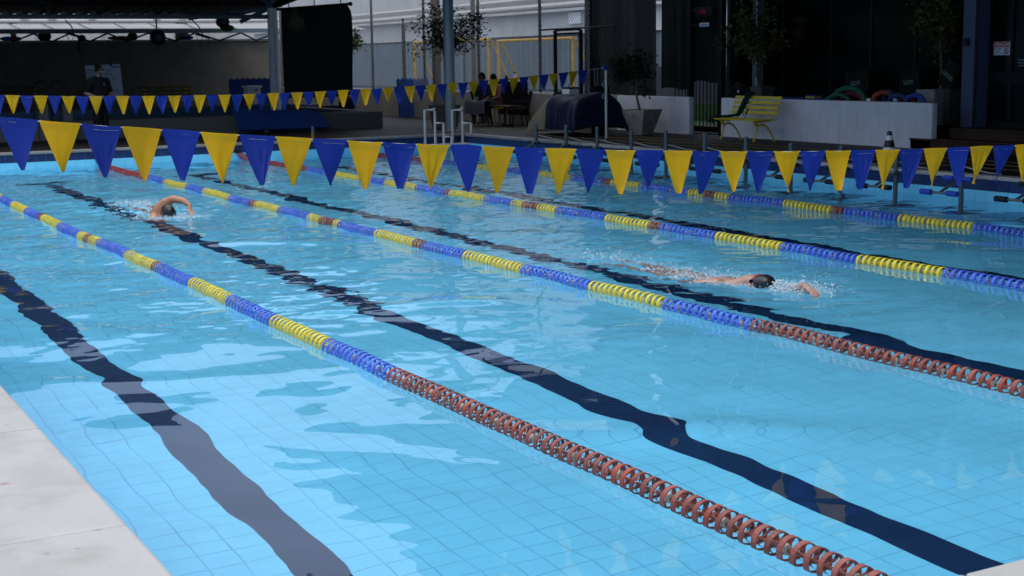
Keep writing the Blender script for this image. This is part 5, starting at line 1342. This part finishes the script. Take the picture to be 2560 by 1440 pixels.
for px, pyb, h_, lab, mm in ((1266, 204, .11, 'dark bottle standing on the leaning board left of the flask', M_CLOTHBLK), (1287, 204, .18, 'white and black flask standing on the leaning board', M_WHITEPLA)):
    c = PX(px, 203, 15.47); t = thing('drink_bottle', lab, 'bottle', c)
    q = MB(); q.lathe([(.03, 0), (.035, .02), (.033, h_ * .6), (.018, h_ * .8)], (15.47, c.y, zb_ + .025), 12); q.build('bottle_body', mm, t, smooth=True)
    q = MB(); q.lathe([(.02, 0), (.02, h_ * .22)], (15.47, c.y, zb_ + .026 + h_ * .8), 12); q.build('cap', M_CLOTHBLK, t, smooth=True)
bh = thing('tyre_float', 'black round-edged bag on the deck right of the black screen', 'bag', PY(870, 278, 33.0))
q = MB(); c = PY(868, 262, 33.4); q.ell(c, (.22, .2, .22), 16, 10); q.build('bag_body', M_CLOTHBLK, bh, smooth=True)
for k, (pxa, pxb, py, lab) in enumerate(((755, 800, 268, 'grey low block behind the raised pool under the black screen'), (800, 850, 272, 'black flat bench under the black screen'))):
    A, B = PY(pxa, py, 35), PY(pxb, py, 35); t = thing('low_block', lab, 'block', (A.x, 35, ZD)); q = MB(); q.bb((A.x, 34.8, ZD - .01), (B.x, 35.4, A.z + .07)); q.build('block', MATS['grey_plaster'] if k == 0 else M_CLOTHBLK, t, bevel=.01)

# ================================================================ PEOPLE
def skin_body(name, joints, edges, m, parent=None, side=(1, 0, 0), vox=.0075, front=None):
    """one continuous surface: ellipsoids run along the bones, fused into a single skin and smoothed"""
    side = Vector(side).normalized()
    q = MB()
    for a, b in edges:
        (pa, ra), (pb, rb) = joints[a], joints[b]
        ra = ra if isinstance(ra, tuple) else (ra, ra); rb = rb if isinstance(rb, tuple) else (rb, rb)
        ax = (pb - pa); L = ax.length
        if L < 1e-6: continue
        ax.normalize(); n = max(2, int(L / (min(min(ra), min(rb)) * .35)) + 1)
        sd = (side - ax * side.dot(ax)); sd = sd.normalized() if sd.length > .1 else ax.orthogonal().normalized(); fr = ax.cross(sd)
        rot = Matrix((sd, fr, ax)).transposed()
        for k in range(n + 1):
            t = k / n; rs, rf = ra[0] + (rb[0] - ra[0]) * t, ra[1] + (rb[1] - ra[1]) * t
            big = rs > .03
            q.ell(pa.lerp(pb, t), (rs, rf, min(rs, rf)), 14 if big else 8, 9 if big else 6, rot)
    me = q.mesh(name, m, True)
    if parent is not None: me.transform(parent_world(parent).inverted())
    o = bpy.data.objects.new(name, me); C.objects.link(o)
    rm = o.modifiers.new('fuse', 'REMESH'); rm.mode = 'VOXEL'; rm.voxel_size = vox; rm.use_smooth_shade = True
    sm = o.modifiers.new('smooth', 'SMOOTH'); sm.factor = .5; sm.iterations = 7
    dg = bpy.context.evaluated_depsgraph_get(); m2 = bpy.data.meshes.new_from_object(o.evaluated_get(dg))
    o.modifiers.clear(); o.data = m2
    if not m2.materials: m2.materials.append(m)
    m2.polygons.foreach_set('use_smooth', [True] * len(m2.polygons))
    if parent is not None: o.parent = parent
    return o
S = .87
def V(*a): return Vector(a)
def add_hand(J, E, wrist, d, n, side, s=1.0, curl=.3):
    """d: finger direction, n: palm normal, side: direction towards the thumb"""
    w = J[wrist][0]; d = d.normalized(); n = n.normalized(); side = side.normalized()
    J[wrist + '_palm'] = (w + d * .045 * s, (.026 * s, .016 * s)); E.append((wrist, wrist + '_palm'))
    for i, (off, L) in enumerate(((.028, .078), (.010, .088), (-.009, .082), (-.026, .064))):
        a = w + d * .075 * s + side * off * s; J[f'{wrist}_f{i}a'] = (a, .010 * s)
        b = a + (d * math.cos(curl * .5) - n * math.sin(curl * .5)) * L * .5 * s + side * off * .25 * s; J[f'{wrist}_f{i}b'] = (b, .0088 * s)
        c = b + (d * math.cos(curl) - n * math.sin(curl)) * L * .5 * s; J[f'{wrist}_f{i}c'] = (c, .007 * s)
        E += [(wrist + '_palm', f'{wrist}_f{i}a'), (f'{wrist}_f{i}a', f'{wrist}_f{i}b'), (f'{wrist}_f{i}b', f'{wrist}_f{i}c')]
    a = w + d * .03 * s + side * .038 * s; b = a + (d * .6 + side * .7).normalized() * .035 * s; c = b + (d * .9 + side * .3 - n * .2).normalized() * .028 * s
    J[wrist + '_t0'] = (a, .011 * s); J[wrist + '_t1'] = (b, .0095 * s); J[wrist + '_t2'] = (c, .008 * s)
    E += [(wrist + '_palm', wrist + '_t0'), (wrist + '_t0', wrist + '_t1'), (wrist + '_t1', wrist + '_t2')]

def head_mesh(c, right, fwd, up, s=1.0):
    """a head: skull, jaw, brow, nose, lips, ears, as one surface"""
    q = MB(); n, m = 28, 20; vs = []
    def surf(th, ph):                       # th around up axis from face front, ph latitude
        x = math.sin(th) * math.cos(ph); y = math.cos(th) * math.cos(ph); z = math.sin(ph)
        rx, ry, rz = .076, .098, .118
        p = [x * rx, y * ry, z * rz]
        if z < 0: p[0] *= 1 + .28 * z; p[1] += .010 * (-z)                        # jaw narrows
        f = max(0, y)
        nose = math.exp(-(x / .16) ** 2 - ((z + .10) / .20) ** 2) * f; p[1] += .026 * nose
        eye = (math.exp(-((abs(x) - .36) / .16) ** 2 - ((z - .06) / .10) ** 2)) * f; p[1] -= .012 * eye
        brow = math.exp(-(x / .6) ** 2 - ((z - .2) / .08) ** 2) * f; p[1] += .006 * brow
        lip = math.exp(-(x / .26) ** 2 - ((z + .42) / .06) ** 2) * f; p[1] += .008 * lip
        lip2 = math.exp(-(x / .22) ** 2 - ((z + .54) / .05) ** 2) * f; p[1] += .006 * lip2
        chin = math.exp(-(x / .3) ** 2 - ((z + .82) / .15) ** 2) * f; p[1] += .012 * chin
        ear = math.exp(-((y + .02) / .16) ** 2 - (z / .24) ** 2) * (abs(x) > .5); p[0] += math.copysign(.016 * ear, x)
        return right * p[0] * s + fwd * p[1] * s + up * p[2] * s + c
    for i in range(m + 1):
        ph = -PI / 2 + PI * (i + .02) / (m + .04)
        for k in range(n): vs.append(surf(2 * PI * k / n, ph))
    fs = [(i * n + k, i * n + (k + 1) % n, (i + 1) * n + (k + 1) % n, (i + 1) * n + k) for i in range(m) for k in range(n)]
    fs += [tuple(range(n - 1, -1, -1)), tuple(m * n + k for k in range(n))]
    q.add(vs, fs); return q
def cap_mesh(c, right, fwd, up, s=1.0, low=-.12, grow=1.06, front=.25, smooth_=None):
    q = MB(); n, m = 28, 12; vs = []
    for i in range(m + 1):
        for k in range(n):
            th = 2 * PI * k / n; lo = low + (front - low) * max(0, math.cos(th)) ** 1.5
            ph = math.asin(lo) + (PI / 2 - .03 - math.asin(lo)) * i / m
            x, y, z = math.sin(th) * math.cos(ph), math.cos(th) * math.cos(ph), math.sin(ph)
            vs.append(c + right * x * .076 * s * grow + fwd * y * .098 * s * grow + up * z * .118 * s * grow)
    fs = [(i * n + k, i * n + (k + 1) % n, (i + 1) * n + (k + 1) % n, (i + 1) * n + k) for i in range(m) for k in range(n)] + [tuple(m * n + k for k in range(n)), tuple(range(n - 1, -1, -1))]
    q.add(vs, fs); return q

# --- swimmer far left: raised elbow, head down
hc = V(4.36, 16.10, .030)
sw = thing('swimmer', 'swimmer with a plain black cap and raised bent arm in the far left lane', 'person', (4.36, 16.3, 0))
J = {}; E = []
J['pelvis'] = (V(4.42, 16.98, -.11), (.13, .09)); J['waist'] = (V(4.41, 16.78, -.08), (.115, .085)); J['chest'] = (V(4.42, 16.52, -.025), (.145, .10))
J['neckbase'] = (V(4.37, 16.31, .02), (.085, .07)); J['neck'] = (V(4.375, 16.22, .025), .052); J['skull'] = (hc + V(0, .02, -.01), .075)
J['shL'] = (V(4.33, 16.36, .045), .088); J['uaL'] = (V(4.375, 16.29, .13), .068); J['elL'] = (V(4.44, 16.18, .195), .044); J['foL'] = (V(4.53, 16.07, .175), .040); J['wrL'] = (V(4.575, 15.98, .13), .024)
J['shR'] = (V(4.25, 16.32, -.03), .065); J['elR'] = (V(4.18, 16.05, -.12), .038); J['wrR'] = (V(4.22, 15.80, -.18), .024)
for s, dx, dz in (('L', .09, 0), ('R', -.09, -.05)):
    J['hip' + s] = (V(4.42 + dx, 17.05, -.13), .08); J['kn' + s] = (V(4.42 + dx, 17.42, -.16 + dz), .05); J['an' + s] = (V(4.43 + dx, 17.80, -.17 + dz * 2), .03); J['to' + s] = (V(4.43 + dx, 17.98, -.20 + dz * 2), .022)
    E += [('pelvis', 'hip' + s), ('hip' + s, 'kn' + s), ('kn' + s, 'an' + s), ('an' + s, 'to' + s)]
E += [('pelvis', 'waist'), ('waist', 'chest'), ('chest', 'neckbase'), ('neckbase', 'neck'), ('neck', 'skull'), ('chest', 'shL'), ('shL', 'uaL'), ('uaL', 'elL'), ('elL', 'foL'), ('foL', 'wrL'), ('chest', 'shR'), ('shR', 'elR'), ('elR', 'wrR')]
add_hand(J, E, 'wrL', V(.0, -.55, -.8), V(0, .8, -.5), V(-1, 0, 0), .9); add_hand(J, E, 'wrR', V(0, -1, -.2), V(0, 0, -1), V(1, 0, 0), .9)
for k_ in J: J[k_] = (J[k_][0] - V(0, 0, .012), J[k_][1])
skin_body('body', J, E, M_SKIN1, sw)
hd = head_mesh(hc, V(1, 0, 0), V(0, -.5, -.86), V(0, -.86, .5), .90); hd.build('head', M_SKIN1, sw, smooth=True)
cp_m = cap_mesh(hc, V(1, 0, 0), V(0, -.5, -.86), V(0, -.86, .5), .92, low=-.35, front=.15); cp_m.build('swim_cap', M_CAP, sw, smooth=True)
q = MB(); q.tube([hc + V(.085 * math.cos(a), 0, 0) + V(0, -.5, -.86) * .10 * math.sin(a) + V(0, -.86, .5) * .0 for a in np.linspace(0, 2 * PI, 25)], .006, 6); q.build('goggle_strap', M_CLOTHBLK, sw)

# --- swimmer right: face turned to the side, one arm stretched forward
hc = V(6.70, 8.32, .008)
sw2 = thing('swimmer', 'front crawl swimmer with a printed dark cap, red goggles and one arm reaching ahead', 'person', (6.7, 8.5, 0))
J = {}; E = []
J['pelvis'] = (V(6.62, 9.28, -.055), (.125, .085)); J['waist'] = (V(6.625, 9.06, -.045), (.115, .075)); J['chest'] = (V(6.64, 8.80, -.032), (.140, .085))
J['neckbase'] = (V(6.665, 8.59, -.005), (.085, .07)); J['neck'] = (V(6.69, 8.47, .015), .052); J['skull'] = (hc + V(0, .03, -.015), .072)
J['shR'] = (V(6.52, 8.66, .012), .062); J['uaR'] = (V(6.44, 8.80, .0), .047); J['elR'] = (V(6.40, 8.95, -.06), .037); J['wrR'] = (V(6.42, 9.14, -.11), .024)
J['shL'] = (V(6.80, 8.58, -.035), .065); J['uaL'] = (V(6.80, 8.40, -.04), .046); J['elL'] = (V(6.775, 8.20, -.035), .037); J['foL'] = (V(6.73, 8.00, .01), .036); J['wrL'] = (V(6.70, 7.84, .055), .026)
for s, dx, dz in (('L', .09, .0), ('R', -.09, -.04)):
    J['hip' + s] = (V(6.62 + dx, 9.36, -.09), .08); J['kn' + s] = (V(6.61 + dx, 9.72, -.10 + dz), .05); J['an' + s] = (V(6.60 + dx, 10.08, -.10 + dz * 2), .03); J['to' + s] = (V(6.60 + dx, 10.26, -.12 + dz * 2), .022)
    E += [('pelvis', 'hip' + s), ('hip' + s, 'kn' + s), ('kn' + s, 'an' + s), ('an' + s, 'to' + s)]
E += [('pelvis', 'waist'), ('waist', 'chest'), ('chest', 'neckbase'), ('neckbase', 'neck'), ('neck', 'skull'), ('chest', 'shL'), ('shL', 'uaL'), ('uaL', 'elL'), ('elL', 'foL'), ('foL', 'wrL'), ('chest', 'shR'), ('shR', 'uaR'), ('uaR', 'elR'), ('elR', 'wrR')]
add_hand(J, E, 'wrL', V(-.02, -1, -.25), V(0, -.2, 1), V(-1, 0, 0), 1.0, .35); add_hand(J, E, 'wrR', V(0, .5, -.8), V(0, 1, .4), V(1, 0, 0), .9)
for k_ in J:
    if 'wrL' not in k_ and k_ not in ('foL', 'skull', 'neck'): J[k_] = (J[k_][0] - V(0, 0, .045), J[k_][1])
skin_body('body', J, E, M_SKIN2, sw2)
hf, hu = V(-.93, .30, -.05).normalized(), V(.25, -.88, .30).normalized(); hr = hf.cross(hu).normalized(); hu = hr.cross(hf)
hd = head_mesh(hc, hr, hf, hu, .9); hd.build('head', M_SKIN2, sw2, smooth=True)
cap_mesh(hc, hr, hf, hu, .915, low=-.30, front=.38).build('swim_cap', M_CAP, sw2, smooth=True)
for sg_ in (-1, 1):
    q = MB(); q.ell(hc + hf * .088 + hu * .012 + hr * .030 * sg_, (.02, .02, .014), 10, 6); q.build('goggle_lens', M_CLOTHBLK, sw2, smooth=True)
q = MB(); q.tube([hc + (hr * math.cos(a) * .077 + hf * math.sin(a) * .094) + hu * .008 for a in np.linspace(.15, PI - .15, 15)], .008, 6); q.build('goggle_strap', mat('red_rubber', (.40, .03, .045), .4), sw2)
M_PUR = mat('violet_print', (.13, .10, .5), .5)
for k, w_ in enumerate((.018, .014, .012)):
    a = .55 + k * .25; p = hc + (hr * math.cos(a) * .2 - hf * .25 + hu * .9).normalized() * .0
    ph, th = .62 - k * .22, 2.35
    x, y, z = math.sin(th) * math.cos(ph), math.cos(th) * math.cos(ph), math.sin(ph)
    c = hc + (hr * x * .076 + hf * y * .098 + hu * z * .118) * .915 * 1.075
    q = MB(); q.tube([c + (hu * math.cos(b) + hf * math.sin(b)) * w_ * .5 for b in np.linspace(0, 2 * PI, 9)], .0025, 4); q.build('cap_print', M_PUR, sw2)

# --- standing man at the small pool
def person_standing(label, base, face, h, skin, shirt, trousers):
    """base: feet; face: direction he faces; one skinned body plus clothes and hair"""
    t = thing('standing_person', label, 'person', base)
    b = Vector(base); f = Vector(face).normalized(); l = V(-f.y, f.x, 0); s = h / 1.75
    def P(a, c, z): return b + l * a * s + f * c * s + V(0, 0, z * s)
    J = {}; E = []
    J['pelvis'] = (P(0, 0, .95), (.175 * s, .13 * s)); J['waist'] = (P(0, .02, 1.10), (.18 * s, .15 * s)); J['chest'] = (P(0, 0, 1.32), (.19 * s, .14 * s)); J['neckb'] = (P(0, -.01, 1.46), (.10 * s, .08 * s)); J['neck'] = (P(0, .01, 1.54), .058 * s)
    E += [('pelvis', 'waist'), ('waist', 'chest'), ('chest', 'neckb'), ('neckb', 'neck')]
    for sg_, k in ((1, 'L'), (-1, 'R')):
        J['sh' + k] = (P(sg_ * .215, -.01, 1.40), .080 * s); J['el' + k] = (P(sg_ * .33, -.03, 1.14), .052 * s); J['fo' + k] = (P(sg_ * .20, .14, 1.05), .043 * s); J['wr' + k] = (P(sg_ * .08, .24, 1.06), .03 * s)
        J['hp' + k] = (P(sg_ * .10, 0, .86), .10 * s); J['kn' + k] = (P(sg_ * .11, .01, .50), .066 * s); J['an' + k] = (P(sg_ * .12, -.02, .08), .045 * s); J['ft' + k] = (P(sg_ * .13, .14, .03), .038 * s)
        E += [('chest', 'sh' + k), ('sh' + k, 'el' + k), ('el' + k, 'fo' + k), ('fo' + k, 'wr' + k), ('pelvis', 'hp' + k), ('hp' + k, 'kn' + k), ('kn' + k, 'an' + k), ('an' + k, 'ft' + k)]
    add_hand(J, E, 'wrL', -l + f * .4, V(0, 0, 1), f, s); add_hand(J, E, 'wrR', l + f * .4, V(0, 0, 1), f, s)
    skin_body('body', J, E, skin, t, l)
    Js = {k: (J[k][0], tuple(r * 1.14 for r in (J[k][1] if isinstance(J[k][1], tuple) else (J[k][1],) * 2))) for k in ('pelvis', 'waist', 'chest', 'neckb', 'shL', 'shR')}
    for k in 'LR': Js['m' + k] = (J['sh' + k][0].lerp(J['el' + k][0], .75), .075 * s)
    skin_body('shirt', Js, [('pelvis', 'waist'), ('waist', 'chest'), ('chest', 'neckb'), ('chest', 'shL'), ('chest', 'shR'), ('shL', 'mL'), ('shR', 'mR')], shirt, t, l)
    Jt = {'pelvis': (J['pelvis'][0] - V(0, 0, .04 * s), (.165 * s, .125 * s))}; Et = []
    for k in 'LR':
        Jt['hp' + k] = (J['hp' + k][0], .118 * s); Jt['kn' + k] = (J['kn' + k][0], .088 * s); Jt['an' + k] = (J['an' + k][0] + V(0, 0, .04), .07 * s); Et += [('pelvis', 'hp' + k), ('hp' + k, 'kn' + k), ('kn' + k, 'an' + k)]
    skin_body('trousers', Jt, Et, trousers, t, l)
    c = P(0, .03, 1.655); head_mesh(c, -l, f, V(0, 0, 1), s).build('head', skin, t, smooth=True)
    cap_mesh(c, -l, f, V(0, 0, 1), s, low=-.35, front=.45, grow=1.10).build('hair', M_HAIR, t, smooth=True)
    q = MB()
    for sg_ in (-1, 1): q.ell(c + f * .098 * s + V(0, 0, .008) + l * sg_ * .032 * s, (.026 * s, .026 * s, .018 * s), 10, 6)
    q.tube([c + l * .08 * s + f * .02 * s, c + l * .055 * s + f * .1 * s], .005, 4); q.tube([c - l * .08 * s + f * .02 * s, c - l * .055 * s + f * .1 * s], .005, 4); q.build('glasses', M_CLOTHBLK, t, smooth=True)
    q = MB(); q.ell(P(.03, .155, 1.33), (.018 * s, .012 * s, .022 * s), 8, 6); q.build('shirt_badge', M_GREYCLOTH, t)
    q = MB(); q.ell(c - f * .075 * s + V(0, 0, .105) * s, (.048 * s, .048 * s, .042 * s), 12, 8); q.build('hair_bun', M_HAIR, t, smooth=True)
    q = MB(); q.ell(P(.02, .13, .98), (.05 * s, .012 * s, .018 * s), 8, 6); q.build('waistband_print', M_WHPRINT, t)
    return t
ph_ = PY(247, 163, 26.9)
person_standing('standing person in black shirt and trousers before the whiteboard', (PY(252, 300, 26.9).x, 26.9, ZD - .012), (.45, -1, 0), ph_.z - ZD + .0, M_SKIN3, M_CLOTHBLK, M_CLOTHBLK)

def person_seated(label, seat, face, s, skin, shirt, legs, hair, cloth=None, longhair=False):
    t = thing('seated_person', label, 'person', (seat[0], seat[1], ZD)); b = Vector(seat); f = Vector(face).normalized(); l = V(-f.y, f.x, 0)
    def P(a, c, z): return b + l * a * s + f * c * s + V(0, 0, z * s)
    J = {}; E = []
    J['pelvis'] = (P(0, 0, .10), (.165 * s, .125 * s)); J['waist'] = (P(0, .02, .25), (.15 * s, .12 * s)); J['chest'] = (P(0, .05, .46), (.16 * s, .115 * s)); J['neckb'] = (P(0, .07, .60), (.09 * s, .075 * s)); J['neck'] = (P(0, .09, .67), .055 * s)
    E += [('pelvis', 'waist'), ('waist', 'chest'), ('chest', 'neckb'), ('neckb', 'neck')]
    fl = -(seat[2] - ZD) / s
    for sg_, k in ((1, 'L'), (-1, 'R')):
        J['sh' + k] = (P(sg_ * .18, .05, .55), .068 * s); J['el' + k] = (P(sg_ * .22, .14, .28), .045 * s); J['wr' + k] = (P(sg_ * .10, .34, .20), .028 * s)
        J['hp' + k] = (P(sg_ * .10, .06, .06), .095 * s); J['kn' + k] = (P(sg_ * .12, .46, .08), .066 * s); J['an' + k] = (P(sg_ * .12, .48 + .05 * sg_, fl + .09), .043 * s); J['ft' + k] = (P(sg_ * .13, .64 + .05 * sg_, fl + .045), .038 * s)
        E += [('chest', 'sh' + k), ('sh' + k, 'el' + k), ('el' + k, 'wr' + k), ('pelvis', 'hp' + k), ('hp' + k, 'kn' + k), ('kn' + k, 'an' + k), ('an' + k, 'ft' + k)]
    add_hand(J, E, 'wrL', f - l * .4, V(0, 0, 1), -l, s); add_hand(J, E, 'wrR', f + l * .4, V(0, 0, 1), l, s)
    skin_body('body', J, E, skin, t, l)
    up = lambda r: tuple(x * 1.13 for x in (r if isinstance(r, tuple) else (r, r)))
    Js = {k: (J[k][0], up(J[k][1])) for k in ('pelvis', 'waist', 'chest', 'neckb', 'shL', 'shR')}; Es = [('pelvis', 'waist'), ('waist', 'chest'), ('chest', 'neckb'), ('chest', 'shL'), ('chest', 'shR')]
    for k in 'LR': Js['m' + k] = (J['sh' + k][0].lerp(J['el' + k][0], .9), .06 * s); Es.append(('sh' + k, 'm' + k))
    skin_body('shirt', Js, Es, shirt, t, l)
    Jt = {'pelvis': (J['pelvis'][0], (.175 * s, .135 * s))}; Et = []
    for k in 'LR':
        Jt['hp' + k] = (J['hp' + k][0], .108 * s); Jt['kn' + k] = (J['kn' + k][0], .082 * s); Jt['an' + k] = (J['kn' + k][0].lerp(J['an' + k][0], .55), .07 * s); Et += [('pelvis', 'hp' + k), ('hp' + k, 'kn' + k), ('kn' + k, 'an' + k)]
    skin_body('trousers', Jt, Et, legs, t, l)
    c = P(0, .13, .79); head_mesh(c, -l, f, V(0, 0, 1), s).build('head', skin, t, smooth=True)
    cap_mesh(c, -l, f, V(0, 0, 1), s, low=-.75 if longhair else -.4, front=.4, grow=1.14).build('hair', hair, t, smooth=True)
    if cloth:
        def cf(u, v): k = P(-.28 + .56 * u, .10 + .50 * min(v * 1.4, 1), .19 + .02 * math.sin(u * 9) - max(0, v - .7) * 1.1); return k
        q = MB(); q.sheet(cf, 12, 12, .012); q.build('lap_cloth', cloth, t, smooth=True)
    return t
sa = PX(1212, 262, 14.85)
person_seated('seated person in dark clothes with a pale striped cloth on the lap', (14.85, sa.y, ZD + .36), (-.75, -.55, 0), .86, M_SKIN3, mat('dark_brown_shirt', (.02, .017, .015), .9), M_CLOTHBLK, M_HAIR, M_GREYCLOTH)
sb = PX(1243, 262, 15.2)
person_seated('seated person in a dusty pink top behind the low table', (15.2, sb.y, ZD + .38), (-.8, -.2, 0), .80, M_SKIN3, M_PINK, mat('grey_green_trousers', (.06, .09, .08), .9), M_HAIR, None, True)

# ================================================================ SPLASHES AND FOAM
M_FOAM = bpy.data.materials.new('white_water_foam'); M_FOAM.use_nodes = True
n_, l_ = M_FOAM.node_tree.nodes, M_FOAM.node_tree.links
b_ = n_['Principled BSDF']; b_.inputs['Base Color'].default_value = (.70, .82, .88, 1); b_.inputs['Roughness'].default_value = .15; b_.inputs['Transmission Weight'].default_value = .55; b_.inputs['IOR'].default_value = 1.2
def droplets(label, groups, seed, cat='splash'):
    rr = random.Random(seed); q = MB()
    ic = [Vector(v).normalized() for v in ((0, 0, 1), (.9, 0, .2), (0, .9, .2), (-.9, 0, .2), (0, -.9, .2), (.5, .5, -.7), (-.5, -.5, -.7))]
    fc = [(0, 1, 2), (0, 2, 3), (0, 3, 4), (0, 4, 1), (1, 5, 2), (2, 5, 6), (2, 6, 3), (3, 6, 4), (4, 6, 1), (1, 6, 5)]
    for (cx, cy, cz, sx, sy, sz, n, rmin, rmax) in groups:
        for _ in range(n):
            x, y = cx + rr.gauss(0, sx), cy + rr.gauss(0, sy); z = wh_cache(x, y) + abs(rr.gauss(0, sz)) * (1 if cz >= 0 else 0) + cz - .002
            r = math.exp(rr.uniform(math.log(rmin), math.log(rmax))); st = rr.uniform(1, 2.2); d = rr.uniform(0, 6)
            q.add([Vector((x, y, z)) + Vector((v.x * r * (1 + (st - 1) * abs(math.cos(d))), v.y * r * (1 + (st - 1) * abs(math.sin(d))), v.z * r * .8)) for v in ic], fc)
    o = q.build('splash_drops', M_FOAM, None, smooth=True, kind='stuff'); tag(o, label, cat)
    return o
hgrid = {}
def wh_cache(x, y):
    i = min(max((x - X0) / (X1 - X0) * (NXg - 1), 0), NXg - 1); j = min(max(np.searchsorted(ysg, y), 0), NYg - 1)
    return float(GZ[int(j), int(round(i))])
droplets('white splash and foam round the swimmer with the printed cap', [
    (6.76, 8.12, 0, .05, .12, .02, 1300, .002, .013), (6.74, 7.92, 0, .07, .10, .035, 600, .0018, .011), (6.74, 7.76, .02, .10, .12, .07, 300, .0014, .006),
    (6.72, 7.98, 0, .05, .10, .02, 500, .003, .012), (6.60, 8.95, 0, .14, .28, .012, 900, .002, .008), (6.6, 9.6, 0, .14, .4, .006, 500, .002, .007), (6.6, 10.3, 0, .16, .25, .015, 350, .002, .008), (6.75, 8.45, 0, .12, .18, .012, 500, .002, .008)], 5)
droplets('white splash and foam round the swimmer with the raised arm', [
    (4.52, 15.90, 0, .13, .12, .015, 420, .002, .008), (4.33, 16.02, 0, .16, .10, .012, 420, .002, .008), (4.30, 16.5, 0, .16, .4, .012, 550, .003, .010), (4.45, 17.6, 0, .2, .35, .02, 450, .003, .011)], 6)
for o in list(C.objects):
    pass
